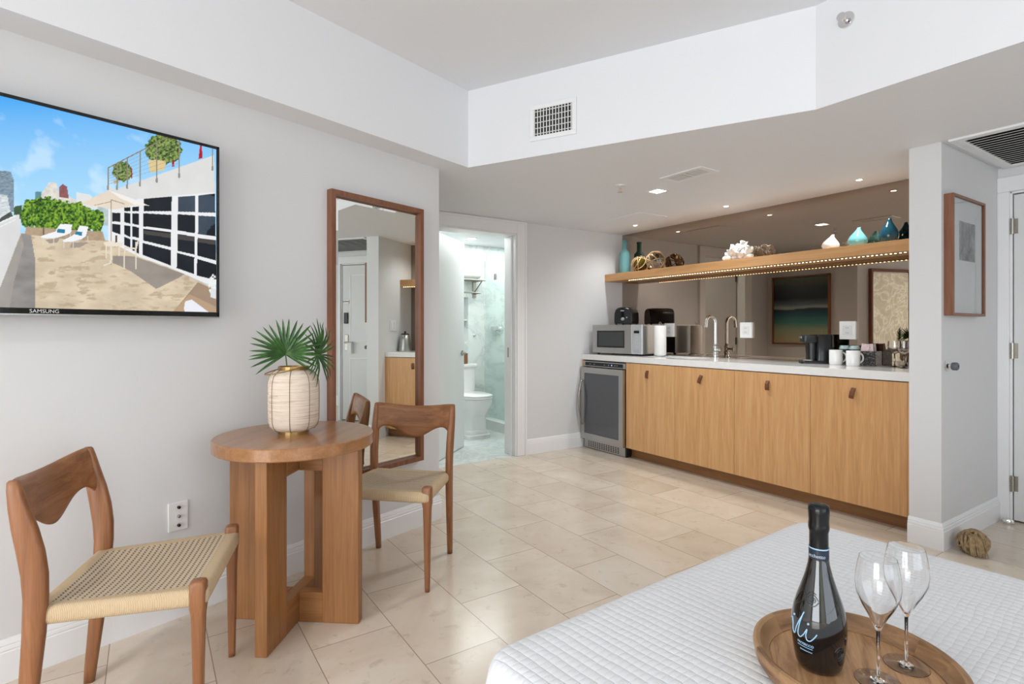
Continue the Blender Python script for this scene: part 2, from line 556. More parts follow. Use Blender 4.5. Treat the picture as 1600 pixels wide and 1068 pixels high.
# ------------------------------------------------------------------ ceiling fittings
# slotted return vent on the soffit face
sa = math.atan2(B[1]-A[1], B[0]-A[0])
sd = Vector((math.cos(sa), math.sin(sa), 0))
c = Vector((A[0], A[1], 0))+sd*.565
v = thing('wall_vent', 'white square vent grille with dark slots high on the white soffit face', 'vent', (c.x, c.y, 2.332), sa)
W, Hh = .142, .101
m = MB().box(-W, W, -.008, 0, -Hh, -Hh+.026).box(-W, W, -.008, 0, Hh-.026, Hh).box(-W, -W+.026, -.008, 0, -Hh+.026, Hh-.026).box(W-.026, W, -.008, 0, -Hh+.026, Hh-.026)
m.build('frame', M_trim, v, bevel=.002)
MB().box(-W+.02, W-.02, -.0015, -.0005, -Hh+.02, Hh-.02).build('duct_opening', M_black, v)
m = MB()
for i in range(13):
    x = -W+.030+(2*W-.060)*i/12
    m.box(x-.0022, x+.0022, -.009, -.002, -Hh+.024, Hh-.024)
m.build('louver', M_white, v)
m = MB()
for i in range(5):
    z = -Hh+.038+(2*Hh-.076)*i/4
    m.box(-W+.024, W-.024, -.005, -.003, z-.002, z+.002)
m.build('crossbar', M_white, v)
# small slotted supply diffuser
v = thing('ceiling_vent', 'small white slotted air vent in the low ceiling, between the sprinkler and the kitchenette', 'vent', (2.87, 2.285, ZC), R(-90))
m = MB().box(-.16, .16, -.09, -.055, -.007, 0).box(-.16, .16, .055, .09, -.007, 0).box(-.16, -.125, -.055, .055, -.007, 0).box(.125, .16, -.055, .055, -.007, 0).box(-.008, .008, -.055, .055, -.007, 0)
m.build('frame', M_trim, v, bevel=.002)
MB().box(-.15, .15, -.08, .08, -.002, -.0005).build('duct_opening', M_black, v)
for sx in (-1, 1):
    m = MB()
    for i in range(9):
        x = sx*(.02+.1*i/8+.003); m.box(x-.0035, x+.0035, -.056, .056, -.006, -.0025)
    m.build('louver', M_white, v)
# large return grille by the entry
v = thing('ceiling_grille', 'large grey slatted return grille in the ceiling in front of the entry door', 'vent', (3.92, .62, ZC), 0)
m = MB().box(-.45, -.40, -.5, .5, -.012, 0).box(.37, .42, -.5, .5, -.012, 0).box(-.40, .37, .45, .5, -.012, 0).box(-.40, .37, -.5, -.45, -.012, 0)
m.build('frame', M_trim, v, bevel=.002)
MB().box(-.41, .38, -.46, .46, -.002, -.0005).build('duct_opening', plain('duct_grey', '202020', .7), v)
m = MB()
for i in range(17):
    x = -.385+.74*i/16
    m.box(-.0165, .0165, -.449, .449, -.001, .001, T(x, 0, -.006) @ Ry(R(-14)))
m.build('slat', plain('slat_grey', 'dcdcda', .5), v)
# access panel
ap = MB().box(-.17, .17, -.19, .19, -.006, 0).build('access_panel', M_ceil, loc=(3.62, 3.43, ZC), bevel=.002)
tag(ap, 'flat white access panel in the low ceiling nearest the bathroom door', 'access panel')
# lights
def downlight(loc, label, sq, e):
    d = thing('ceiling_light', label, 'ceiling light', loc, 0, None)
    r = .055 if sq else .026
    m = MB()
    if sq:
        m.box(-r+.012, r-.012, -r, -r+.012, -.004, 0).box(-r+.012, r-.012, r-.012, r, -.004, 0).box(-r, -r+.012, -r, r, -.004, 0).box(r-.012, r, -r, r, -.004, 0)
    else: m.lathe([(r, 0), (r, -.004), (r-.008, -.005), (r-.008, 0)], 28, cap=False)
    m.build('trim_ring', M_white, d)
    m = MB()
    if sq: m.box(-r+.012, r-.012, -r+.012, r-.012, -.0025, -.001)
    else: m.lathe([(0, -.003), (r-.008, -.003), (r-.008, -.001), (0, -.001)], 24, cap=False)
    m.build('lamp', emit('lamp_glow', 'fff4e0', 14), d)
    l = bpy.data.lights.new('downlight', 'SPOT'); l.energy = e; l.spot_size = R(150); l.spot_blend = .8; l.shadow_soft_size = .03; l.color = (.94, .98, 1)
    o = bpy.data.objects.new('downlight', l); COL.objects.link(o); o.location = (loc[0], loc[1], loc[2]-.02)
downlight((3.03, 2.68, ZC), 'small square recessed ceiling light, larger than the round ones, beside the slotted vent', True, 40)
downlight((3.85, 3.68, ZC), 'tiny round recessed light over the counter above the microwave end', False, 14)
downlight((3.85, 2.70, ZC), 'tiny round recessed light over the middle of the counter', False, 14)
downlight((3.90, 1.74, ZC), 'tiny round recessed light over the counter nearest the white pier', False, 14)
fill_light = thing('ceiling_light', 'added round recessed fill light in the high ceiling of the sleeping area, outside the picture', 'ceiling light', (-1.25, .95, ZU))
MB().lathe([(.07, 0), (.07, -.004), (.06, -.005), (.06, 0)], 28, cap=False).build('trim_ring', M_white, fill_light)
MB().lathe([(0, -.003), (.06, -.003)], 24, cap=False).build('lamp', emit('lamp_glow', 'fff4e0', 14), fill_light)
l = bpy.data.lights.new('downlight', 'SPOT'); l.energy = 55; l.spot_size = R(140); l.spot_blend = .8; l.shadow_soft_size = .09; l.color = (1, .99, .97)  # added out-of-view fill lamp, lifts the floor and chairs on the left
o = bpy.data.objects.new('downlight', l); COL.objects.link(o); o.location = (-1.25, .95, ZU-.02)
def sprinkler(loc, label, s=1):
    d = thing('sprinkler', label, 'sprinkler', loc)
    MB().lathe([(0, 0), (.035*s, 0), (.033*s, -.006*s), (.014*s, -.010*s), (0, -.010*s)], 24, cap=False).build('escutcheon', M_white, d, smooth=True)
    m = MB().lathe([(.009*s, -.008*s), (.009*s, -.022*s), (.006*s, -.026*s)], 12)
    m.tube([(.008*s, 0, -.022*s), (.014*s, 0, -.034*s), (.004*s, 0, -.046*s)], .0018*s, 6).tube([(-.008*s, 0, -.022*s), (-.014*s, 0, -.034*s), (-.004*s, 0, -.046*s)], .0018*s, 6)
    m.lathe([(0, -.046*s), (.018*s, -.046*s), (.018*s, -.048*s), (0, -.048*s)], 16, cap=False)
    m.build('head', M_chrome, d)
sprinkler((2.70, 2.72, ZC), 'white sprinkler head hanging from the low ceiling left of the slotted vent')
sprinkler((2.499, 1.165, 2.486), 'chrome sidewall sprinkler high on the upright soffit face near the top of the room', 1.0)
o = bpy.data.objects['sprinkler.001']; o.rotation_euler = (0, R(90), 0)
o.children[0].data.materials[0] = M_chrome
o.children[0].data = o.children[0].data.copy(); o.children[0].data.materials[0] = M_chrome

# ------------------------------------------------------------------ bathroom seen through the door
struct(MB().box(1.42, 1.55, 4.32, 5.75, 0, 2.3).build('wall_bathroom_left', M_marble))
w = MB().box(1.5, 2.90, 5.62, 5.75, 0, 2.3).box(3.12, 4.4, 5.62, 5.75, 0, 2.3).box(2.90, 3.12, 5.62, 5.75, 0, 1.01).box(2.90, 3.12, 5.62, 5.75, 1.53, 2.3).box(2.90, 3.12, 5.71, 5.75, 1.01, 1.53)
w.box(2.90, 3.12, 5.64, 5.72, 1.26, 1.275).box(2.89, 2.90, 5.612, 5.62, 1.0, 1.54).box(3.12, 3.13, 5.612, 5.62, 1.0, 1.54)
struct(w.build('wall_bathroom_back', M_marble))
struct(MB().box(4.25, 4.4, 4.32, 5.75, 0, 2.3).build('wall_bathroom_right', M_marble))
l = area('bathroom_light', (3.05, 4.98, 2.135), (0, 0, 0), 2.0, .9, 30, (.95, 1, .985))
downl = thing('ceiling_light', 'recessed bathroom ceiling light seen through the open doorway', 'ceiling light', (2.93, 5.2, 2.145))
MB().lathe([(.06, 0), (.06, -.005), (.05, -.006), (.05, 0)], 28, cap=False).build('trim_ring', M_white, downl)
MB().lathe([(0, -.003), (.05, -.003)], 24, cap=False).build('lamp', emit('lamp_glow', 'fff4e0', 14), downl)

to = thing('toilet', 'white two-piece toilet with square pedestal foot against the marble bathroom wall', 'toilet', (2.93, 5.61, .002))
def tsec(z, hx, y0, y1, p): return sel(0, (y0+y1)/2, z, hx, (y1-y0)/2, p, 32)
m = MB().loft([tsec(0, .145, -.60, -.12, 8), tsec(.035, .145, -.60, -.12, 8), tsec(.045, .135, -.59, -.12, 8), tsec(.075, .133, -.588, -.12, 8), tsec(.09, .118, -.575, -.13, 6), tsec(.24, .115, -.575, -.13, 5), tsec(.30, .15, -.63, -.1, 3.2), tsec(.35, .18, -.67, -.08, 2.8), tsec(.405, .187, -.68, -.07, 2.6), tsec(.42, .184, -.68, -.07, 2.6)])
m.build('bowl', M_ceramic, to, smooth=True)
m = MB().loft([tsec(.423, .19, -.69, -.13, 2.5), tsec(.438, .19, -.69, -.13, 2.5)])
m.build('seat', M_ceramic, to, smooth=True, bevel=.004)
m = MB().loft([tsec(.442, .186, -.685, -.14, 2.5), tsec(.456, .186, -.685, -.14, 2.5), tsec(.462, .17, -.665, -.15, 2.5)])
m.build('lid', M_ceramic, to, smooth=True)
m = MB().loft([tsec(.42, .175, -.19, 0, 9), tsec(.73, .19, -.2, 0, 9)])
m.build('tank', M_ceramic, to, smooth=True)
m = MB().loft([tsec(.73, .20, -.21, 0, 10), tsec(.745, .205, -.215, 0, 10), tsec(.765, .20, -.21, 0, 10)])
m.build('tank_lid', M_ceramic, to, smooth=True)
tb = thing('tissue_box', 'brown wooden tissue box standing on the toilet tank', 'tissue box', (2.965, 5.50, .769))
m = MB().box(-.06, .06, -.05, .05, 0, .12); m.build('box', plain('tissue_brown', '7d5437', .6), tb, bevel=.004)
m = MB().lathe([(.012, .118), (.03, .14), (.018, .165), (.034, .185), (.008, .19)], 14, fn=lambda c: (c.x*(1+.3*math.sin(9*math.atan2(c.y, c.x))), c.y, c.z))
m.build('tissue', M_white, tb, smooth=True)
rk = thing('towel_rack', 'chrome bathroom towel shelf with hanging rail on the marble wall', 'towel rack', (2.93, 5.62, 1.72))
m = MB()
for y in (-.04, -.09, -.14, -.19, -.225): m.tube([(-.30, y, 0), (.30, y, 0)], .006, 8)
m.tube([(-.3, -.225, .0), (-.3, -.02, 0)], .007, 8).tube([(.3, -.225, 0), (.3, -.02, 0)], .007, 8)
m.build('shelf_bars', M_nickel, rk)
for x in (-.27, .27):
    m = MB().box(x-.02, x+.02, -.02, 0, -.19, .02).tube([(x, -.01, -.14), (x, -.12, -.14)], .012, 10).tube([(x, -.2, 0), (x, -.1, -.07), (x, -.01, -.13)], .007, 8)
    m.lathe([(.03, 0), (.03, .012), (.016, .02)], 20, T(x, 0, -.14) @ Rx(PI/2))
    m.build('bracket', M_nickel, rk)
MB().tube([(-.29, -.12, -.14), (.29, -.12, -.14)], .008, 10).build('rail', M_nickel, rk)
m = MB().loft([[(x, -.12+.085*k_*math.cos(2*PI*j/20), .062+.06*k_*math.sin(2*PI*j/20)) for j in range(20)] for x, k_ in ((-.245, .8), (-.235, .95), (-.2, 1), (0, 1.02), (.2, 1), (.235, .95), (.245, .8))])
tw = m.build('bath_towel', plain('white_towel', 'f2f2f0', .95, nscale=300, bump=.4), smooth=True, loc=(2.95, 5.62, 1.732))
tag(tw, 'rolled white towel lying on the bathroom towel shelf', 'towel')
gl = thing('shower_screen', 'frameless greenish glass shower panel behind the bathroom doorway', 'shower screen', (3.35, 5.62, .11), R(-90))
MB().box(0.004, 1.25, -.005, .005, 0, 1.965).build('glass_panel', glass('shower_glass', 'eef8f5'), gl)
m = MB().box(.22, .26, -.012, .012, 1.62, 1.69); m.build('clip', M_nickel, gl, bevel=.003)
struct(MB().box(3.29, 3.41, 4.33, 5.62, 0, .11).build('trim_3', plain('curb_stone', 'e6eae8', .3)))
sv = thing('shower_valve', 'round chrome shower valve behind the glass on the marble wall', 'shower valve', (3.56, 5.62, 1.16))
m = MB().lathe([(.06, 0), (.06, .01), (.03, .014), (.03, .06), (.026, .062)], 30, T(0, 0, 0) @ Rx(PI/2))
m.build('escutcheon', M_chrome, sv, smooth=True)
m = MB().box(-.15, -.03, -.075, -.045, -.012, .03).tube([(0, -.05, 0), (0, -.05, .07)], .007, 8).lathe([(.03, 0), (.03, .035), (.022, .04)], 24, T(-.03, -.06, 0) @ Rx(PI/2))
m.build('lever', M_chrome, sv, smooth=True)
hk = thing('robe_hook', 'small chrome hook on the marble wall left of the shower glass', 'hook', (3.20, 5.62, 1.09))
MB().lathe([(.016, 0), (.016, .006), (.006, .008), (.006, .03), (.011, .036), (0, .04)], 18, Rx(PI/2), cap=False).build('peg', M_chrome, hk, smooth=True)

# ------------------------------------------------------------------ painting in the passage (seen in the bronze mirror)
def seascape():
    t = NT('seascape_paint')
    v = t.coord('Object')
    x, y, z = t.xyz(v)
    n = t.noise(t.coord('Object', (1.2, 1.2, 9)), 2.2, 6, .6, .4)
    h = t.math('MULTIPLY_ADD', n, .10, t.math('DIVIDE', z, .86))
    c = t.ramp(h, [(.0, 'b3a685'), (.12, 'c0b28c'), (.26, '9fae92'), (.36, '4e8f88'), (.48, '2c5f6a'), (.565, '17303e'), (.585, 'a3aea9'), (.63, '5f7480'), (.72, '16202a'), (.86, '27343a'), (1.0, '5d6858')])
    t.setp(Base_Color=c, Roughness=.5); return t.m
pt = thing('framed_painting', 'dark blue and green seascape painting in a thin wooden frame, seen in the bronze mirror', 'painting', (1.495, 3.71, .968), R(90))
m = MB().box(-.36, -.345, -.045, 0, 0, .86).box(.345, .36, -.045, 0, 0, .86).box(-.36, .36, -.045, 0, 0, .015).box(-.36, .36, -.045, 0, .845, .86)
m.build('frame', M_teak, pt)
MB().box(-.34, .34, -.03, -.002, .02, .84).build('canvas', seascape(), pt)

# ------------------------------------------------------------------ television
tvt = thing('television', 'large flat television on the left wall showing a sunny roof terrace', 'television', tv(-1.335, .014, 1.21), A18)
TW, TH_ = 1.24, .706
tvx0 = -TW
m = MB()
bz = .012
m.box(tvx0, 0, -.056, -.026, 0, .020).box(tvx0, 0, -.056, -.026, TH_-bz, TH_).box(tvx0, tvx0+bz, -.056, -.026, 0, TH_).box(-bz, 0, -.056, -.026, 0, TH_)
m.build('bezel', M_blackgloss, tvt, bevel=.0015)
MB().box(tvx0+.001, -.001, -.058, -.03, -.004, .001).build('chrome_strip', M_steel, tvt)
m = MB().box(tvx0+.004, -.004, -.034, -.022, .003, TH_-.003).box(tvx0+.12, -.12, -.024, .0, .06, TH_-.1)
m.build('back_shell', M_black, tvt, bevel=.004)
text('logo', 'SAMSUNG', .017, plain('logo_silver', 'dcdcdc', .4), tvt, (-.565, -.0566, .0095), (PI/2, 0, 0))

# the terrace picture on the screen, evaluated point by point in its own picture plane
NU, NV = 620, 350
us = np.linspace(0, 1, NU); vs_ = np.linspace(0, 1, NV)
X0, X1, Z0, Z1 = tvx0+bz, -bz, .020, TH_-bz
UU, VV = np.meshgrid(us, vs_)
# picture coordinates: px,py of the original wide picture shown on the screen
ct, st = math.cos(R(33.63)), math.sin(R(33.63))
base = tv(-1.335, .068, 0)
wx = base.x+TVT.x*(X0+(X1-X0)*UU); wy = base.y+TVT.y*(X0+(X1-X0)*UU); wz = 1.21+Z0+(Z1-Z0)*VV
dd = wx*st+wy*ct
PX = 800+857*(wx*ct-wy*st)/dd; PY = 514-857*(wz-1.16)/dd
CX_, CY_ = PX*2.669, (PY-120)*2.669
def hx(c):
    return np.array(lin(c)[:3])
rs = np.random.RandomState(3)
def vnoise(x, y, s, oct=4):
    out = np.zeros_like(x); amp = 1; tot = 0
    for o_ in range(oct):
        g = rs.rand(64, 64)
        xi = x/s; yi = y/s
        x0 = np.floor(xi).astype(int); y0 = np.floor(yi).astype(int)
        fx = xi-x0; fy = yi-y0; fx = fx*fx*(3-2*fx); fy = fy*fy*(3-2*fy)
        a = g[x0 % 64, y0 % 64]; b = g[(x0+1) % 64, y0 % 64]; c_ = g[x0 % 64, (y0+1) % 64]; d = g[(x0+1) % 64, (y0+1) % 64]
        out += amp*((a*(1-fx)+b*fx)*(1-fy)+(c_*(1-fx)+d*fx)*fy); tot += amp; amp *= .5; s *= .5
    return out/tot
def poly(pts):
    ins = np.zeros(CX_.shape, bool); n = len(pts)
    for i in range(n):
        x1, y1 = pts[i]; x2, y2 = pts[(i+1) % n]
        if y1 == y2: continue
        c_ = ((y1 > CY_) != (y2 > CY_)) & (CX_ < (x2-x1)*(CY_-y1)/(y2-y1)+x1)
        ins ^= c_
    return ins
def seg(x1, y1, x2, y2, wd):
    L2 = (x2-x1)**2+(y2-y1)**2
    t_ = np.clip(((CX_-x1)*(x2-x1)+(CY_-y1)*(y2-y1))/L2, 0, 1)
    return (CX_-x1-t_*(x2-x1))**2+(CY_-y1-t_*(y2-y1))**2 < wd*wd
n1 = vnoise(CX_, CY_, 60); n2 = vnoise(CX_, CY_, 12); n3 = vnoise(CX_*1.0, CY_*2.2, 70, 5)
f = np.clip((CY_-20)/520, 0, 1)[..., None]
IMG = hx('0d9df2')*(1-f)**1.3+hx('a9daf8')*(1-(1-f)**1.3)
cm = np.clip((vnoise(CX_*.7-CY_*.9, CX_*.5+CY_*.6, 95, 5)-.50)*3.2, 0, .6)[..., None]
IMG = IMG*(1-cm)+hx('cfe9fb')*cm
def fill(mask, c, nz=None, amt=0):
    col = hx(c)[None, None, :]*np.ones(IMG.shape)
    if nz is not None: col = col*(1+amt*(nz[..., None]-.5)*2)
    IMG[mask] = col[mask]
# skyline
fill(poly([(-90, 380), (-20, 360), (-10, 560), (-90, 600)]), 'aebac2', n2, .3)
fill(poly([(-10, 388), (45, 396), (58, 430), (58, 560), (-60, 620)]), '7e93a2', vnoise(CX_, CY_*3, 10, 2), .5)
fill(poly([(-60, 480), (30, 492), (44, 560), (0, 605), (-60, 640)]), 'cdd5d8', vnoise(CX_, CY_*3, 12, 2), .35)
fill(poly([(146, 478), (172, 478), (172, 520), (146, 520)]), '5f8f96', n2, .2)
fill(poly([(172, 490), (205, 440), (235, 440), (245, 480), (320, 515), (340, 540), (170, 530)]), 'dcd8cf', n2, .25)
fill(poly([(246, 460), (262, 446), (280, 458), (287, 506), (246, 500)]), '8e5b5c', n2, .3)
fill(poly([(320, 480), (378, 492), (420, 545), (440, 560), (320, 540)]), 'e0e2e2')
fill(poly([(408, 535), (452, 555), (452, 620), (408, 620)]), 'b9c9c9', n2, .3)
fill(poly([(60, 540), (90, 535), (90, 590), (55, 600)]), '3d5a3c', n2, .4)
fill(poly([(-90, 620), (0, 590), (45, 560), (60, 590), (0, 640), (-90, 690)]), '4c5250', n2, .5)
# paving
fl_ = poly([(-200, 720), (88, 652), (130, 648), (470, 684), (940, 900), (940, 1100), (-200, 1100)])
fill(fl_, 'd2c2a8', n3, .22)
n4 = vnoise(CX_*.6, CY_*2.0, 26, 5)
fill(fl_ & (n4 > .60), 'c9b89e', n1, .12); fill(fl_ & (n4 > .67), 'bfac92', n1, .12)
fill(poly([(88, 652), (128, 655), (147, 760), (147, 1000), (15, 1000)]), '8f8b88', n3, .25)
fill(poly([(88, 655), (0, 880), (-200, 1000), (-200, 1100), (14, 1100), (60, 850), (100, 700)]), 'a49f98', n1, .15)
# left parapet
fill(poly([(-300, 790), (62, 575), (82, 575), (86, 655), (0, 880), (-300, 1060)]), 'd9dad9', n1, .06)
fill(seg(-200, 700, 62, 580, 3) | seg(-200, 720, 62, 596, 1.6), 'eef0f0')
# hedge
jx = 22*(n2-.5)
hm = poly([(90, 560), (112, 515), (160, 508), (205, 502), (260, 520), (330, 522), (380, 548), (430, 560), (436, 600), (420, 640), (300, 640), (180, 632), (105, 618), (90, 600)])
CY2 = CY_.copy(); CY_ = CY_+jx*1.5
hm = poly([(84, 570), (108, 515), (160, 508), (205, 500), (260, 520), (330, 522), (380, 548), (430, 560), (436, 600), (420, 645), (300, 640), (180, 634), (105, 622), (88, 604)])
CY_ = CY2
g3 = vnoise(CX_, CY_, 7, 3)
fill(hm, '4f7d22', g3, .9); fill(hm & (g3 > .58), '86ab34', n2, .3); fill(hm & (g3 < .36), '1f3a12')
fill(poly([(108, 625), (428, 645), (440, 683), (300, 680), (105, 655)]), 'b09a80', n2, .2)
fill(poly([(178, 628), (184, 628), (184, 660), (178, 660)]) | poly([(240, 632), (246, 632), (246, 665), (240, 665)]), '6d5f50')
# the house on the right: glazed wall and white parapet
fill(poly([(452, 545), (590, 505), (896, 478), (905, 860), (862, 862), (720, 800), (580, 750), (452, 684)]), 'e9eaec', n1, .04)
fill(poly([(450, 456), (480, 470), (893, 326), (897, 480), (592, 508), (560, 508), (450, 480)]), 'dcdcdb', n1, .06)
panes = [[(468, 565), (502, 568), (502, 605), (468, 602)], [(468, 612), (502, 615), (502, 657), (468, 645)],
 [(517, 545), (543, 543), (543, 560), (517, 560)], [(517, 566), (543, 568), (543, 612), (517, 605)], [(517, 617), (543, 622), (543, 668), (517, 655)], [(517, 665), (543, 676), (543, 712), (517, 700)],
 [(552, 542), (580, 540), (580, 560), (552, 560)], [(552, 568), (580, 570), (580, 618), (552, 612)], [(552, 622), (580, 628), (580, 672), (552, 665)], [(552, 676), (580, 684), (580, 738), (552, 722)],
 [(600, 508), (717, 498), (715, 560), (600, 560)], [(598, 568), (715, 575), (715, 637), (598, 623)], [(597, 632), (714, 648), (714, 710), (597, 682)], [(596, 692), (713, 722), (713, 787), (596, 742)],
 [(742, 500), (815, 495), (814, 563), (742, 562)], [(741, 572), (814, 577), (813, 652), (741, 640)], [(740, 655), (812, 665), (811, 741), (740, 725)], [(738, 733), (811, 752), (809, 822), (737, 797)],
 [(828, 494), (897, 486), (898, 566), (827, 565)], [(827, 578), (899, 582), (900, 664), (826, 655)], [(824, 670), (901, 680), (902, 766), (823, 745)], [(822, 758), (903, 782), (904, 848), (821, 828)]]
for q in panes: fill(poly(q), '1c2026', n1, .5)
for q in (panes[14], panes[18], panes[19]): fill(poly(q) & (n1 > .42), '3b4754', n1, .4)
fill(poly([(600, 640), (900, 676), (900, 700), (600, 655)]) & poly([(596, 600), (905, 600), (905, 850), (596, 850)]) & (IMG[..., 0] < .08), '4a4644')
# roof plants, railing, closed red parasols
def blob(cx, cy, rx, ry):
    return ((CX_-cx)/rx)**2+((CY_-cy)/ry)**2+(n2-.5)*.9 < 1
for (cx, cy, rx, ry) in ((682, 300, 74, 66), (511, 393, 40, 42)):
    b_ = blob(cx, cy, rx, ry); fill(b_, '5c7a33', g3, .9); fill(b_ & (g3 > .6), '93a558'); fill(b_ & (g3 < .36), '2c3d1c')
fill(poly([(617, 350), (650, 345), (693, 353), (690, 372), (684, 388), (628, 400), (622, 375)]), 'dcc691', n1, .1)
fill(poly([(473, 432), (498, 430), (494, 442), (476, 446)]), 'c4ad7e')
fill(poly([(834, 286), (842, 286), (845, 338), (828, 342)]), 'b01f33', n2, .2)
fill(poly([(719, 350), (727, 348), (728, 373), (717, 375)]), 'a01c30'); fill(poly([(548, 382), (553, 382), (553, 422), (546, 426)]), 'a01c30')
fill(seg(450, 380, 700, 250, 2.4), '8c7f6c')
for k in range(6):
    fill(seg(452, 392+k*11, 745, 250+k*22, .7), 'a09d90')
for x_, y0_, y1_ in ((451, 380, 470), (489, 362, 470), (531, 342, 465), (584, 314, 455), (654, 276, 440), (747, 262, 420), (887, 300, 390)):
    fill(seg(x_, y0_, x_, y1_, 2.3), '8d8778'); fill(seg(x_, y1_-16, x_, y1_-2, 4), '8e8c88')
# parasol shade, parasol, table, chairs
fill(poly([(470, 745), (560, 748), (770, 822), (745, 838), (652, 884), (540, 806), (470, 775)]), '988f86', n3, .15)
fill(poly([(340, 528), (430, 482), (456, 474), (520, 495), (622, 537), (560, 534), (480, 553), (400, 540)]), 'e6d8c6', n1, .05)
fill(poly([(456, 474), (520, 495), (622, 537), (560, 532), (500, 505)]), 'f1ece6')
fill(seg(464, 515, 464, 780, 2.2) | seg(463, 520, 395, 535, 1) | seg(463, 512, 520, 530, 1.2), '7d6a58')
fill(poly([(432, 690), (470, 684), (514, 690), (510, 704), (468, 708), (438, 704)]), 'e8dfce')
fill(seg(464, 705, 462, 775, 4) | seg(462, 775, 435, 785, 3) | seg(520, 715, 518, 800, 2.5) | seg(566, 690, 568, 800, 2.5) | seg(575, 686, 563, 730, 3.5) | seg(520, 712, 562, 716, 3) | seg(443, 705, 443, 755, 2) | seg(497, 705, 497, 745, 2), 'e4dac9')
fill(poly([(480, 660), (490, 660), (490, 690), (480, 690)]), '5d3a24')
# sun loungers with blue cushions
fill(poly([(190, 678), (250, 672), (240, 690), (205, 694)]) | poly([(300, 690), (372, 690), (330, 712), (290, 712)]), 'a2958a')
for q in ([(170, 664), (212, 650), (230, 645), (252, 612), (301, 616), (296, 650), (268, 662), (225, 673), (175, 672)], [(262, 682), (300, 662), (318, 650), (332, 620), (369, 625), (358, 665), (342, 676), (300, 687), (268, 688)]):
    fill(poly(q), 'eef0f4')
for a_ in ((180, 672, 180, 698), (224, 674, 224, 700), (294, 655, 294, 664), (266, 688, 266, 712), (306, 688, 306, 710), (366, 664, 366, 682)): fill(seg(*a_, 1.7), 'ded6c6')
fill(poly([(241, 632), (273, 636), (269, 652), (237, 648)]) | poly([(316, 644), (344, 646), (341, 662), (312, 657)]), '2d7f9c')
# corner sofa and towels
fill(poly([(718, 985), (825, 856), (910, 892), (910, 1000), (718, 1000)]), 'a08a76', n1, .08)
fill(poly([(718, 985), (790, 905), (905, 960), (910, 1000), (718, 1000)]), 'b89c80', n1, .08)
fill(poly([(768, 962), (772, 936), (800, 928), (875, 984), (870, 1000), (770, 985)]), 'e9eaf2')
fill(blob(888, 868, 18, 42) & (g3 > .42), 'eceeea'); fill(poly([(880, 880), (902, 885), (900, 925), (878, 918)]), 'dcdfe2')

me = bpy.data.meshes.new('screen')
xs = (X0+(X1-X0)*UU).ravel(); zs = (Z0+(Z1-Z0)*VV).ravel()
co = np.stack([xs, np.full_like(xs, -.0535), zs], 1)
idx = np.arange(NU*NV).reshape(NV, NU)
q = np.stack([idx[:-1, :-1], idx[:-1, 1:], idx[1:, 1:], idx[1:, :-1]], -1).reshape(-1, 4)
me.vertices.add(len(co)); me.vertices.foreach_set('co', co.ravel())
me.loops.add(q.size); me.loops.foreach_set('vertex_index', q.ravel().astype(np.int32))
me.polygons.add(len(q)); me.polygons.foreach_set('loop_start', np.arange(0, q.size, 4, dtype=np.int32))
me.update(); me.validate()
ca = me.color_attributes.new('picture', 'FLOAT_COLOR', 'POINT')
ca.data.foreach_set('color', np.concatenate([np.clip(IMG, 0, 1).reshape(-1, 3), np.ones((NU*NV, 1))], 1).astype(np.float32).ravel())
scr = bpy.data.objects.new('screen', me); COL.objects.link(scr); scr.parent = tvt
t = NT('screen_picture')
at = t.new('ShaderNodeVertexColor', layer_name='picture')
t.setp(Base_Color=(.005, .005, .006, 1), Roughness=.3); t.b.inputs['Specular IOR Level'].default_value = .15
t.link(at.outputs[0], t.b.inputs['Emission Color']); t.b.inputs['Emission Strength'].default_value = .88
me.materials.append(t.m)

# ------------------------------------------------------------------ wall plates and mirror on the television wall
wp = thing('wall_outlet', 'white cable wall plate with three small sockets, low on the left wall behind the chair', 'wall outlet', tv(-1.467, 0, .406), A18)
MB().box(-.037, .037, -.007, 0, -.058, .058).build('plate', M_white, wp, bevel=.003)
for z in (-.036, 0, .036): MB().lathe([(.006, 0), (.006, .010), (.003, .011), (.003, .006)], 14, T(0, -.006, z) @ Rx(PI/2)).build('socket', M_black if z else M_nickel, wp)

mi = thing('wall_mirror', 'tall rectangular looking glass in a reddish wooden frame on the left wall', 'mirror', tv(-.783, 0, .392), A18)
MW, MHt = .620, 1.470
m = MB()
for x0, x1, z0, z1 in ((0, .026, 0, MHt), (MW-.026, MW, 0, MHt), (.026, MW-.026, 0, .026), (.026, MW-.026, MHt-.026, MHt)):
    m.box(x0, x1, -.042, 0, z0, z1)
m.build('frame', M_frame, mi, bevel=.0015)
gx0, gx1, gz0, gz1 = .026, MW-.026, .026, MHt-.026
bw = .025
m = MB()
oa = [(gx0, -.018, gz0), (gx1, -.018, gz0), (gx1, -.018, gz1), (gx0, -.018, gz1)]
ob = [(gx0+bw, -.0215, gz0+bw), (gx1-bw, -.0215, gz0+bw), (gx1-bw, -.0215, gz1-bw), (gx0+bw, -.0215, gz1-bw)]
va = [m.bm.verts.new(p) for p in oa]; vb = [m.bm.verts.new(p) for p in ob]
for k in range(4): m.bm.faces.new((va[k], va[(k+1) % 4], vb[(k+1) % 4], vb[k]))
m.build('bevelled_edge', M_mirror, mi, recalc=False)
m = MB(); m.bm.faces.new([m.bm.verts.new(p) for p in ob])
m.build('mirror_glass', M_mirror, mi, recalc=False)
MB().box(gx0, gx1, -.014, -.004, gz0, gz1).build('backing', M_black, mi)

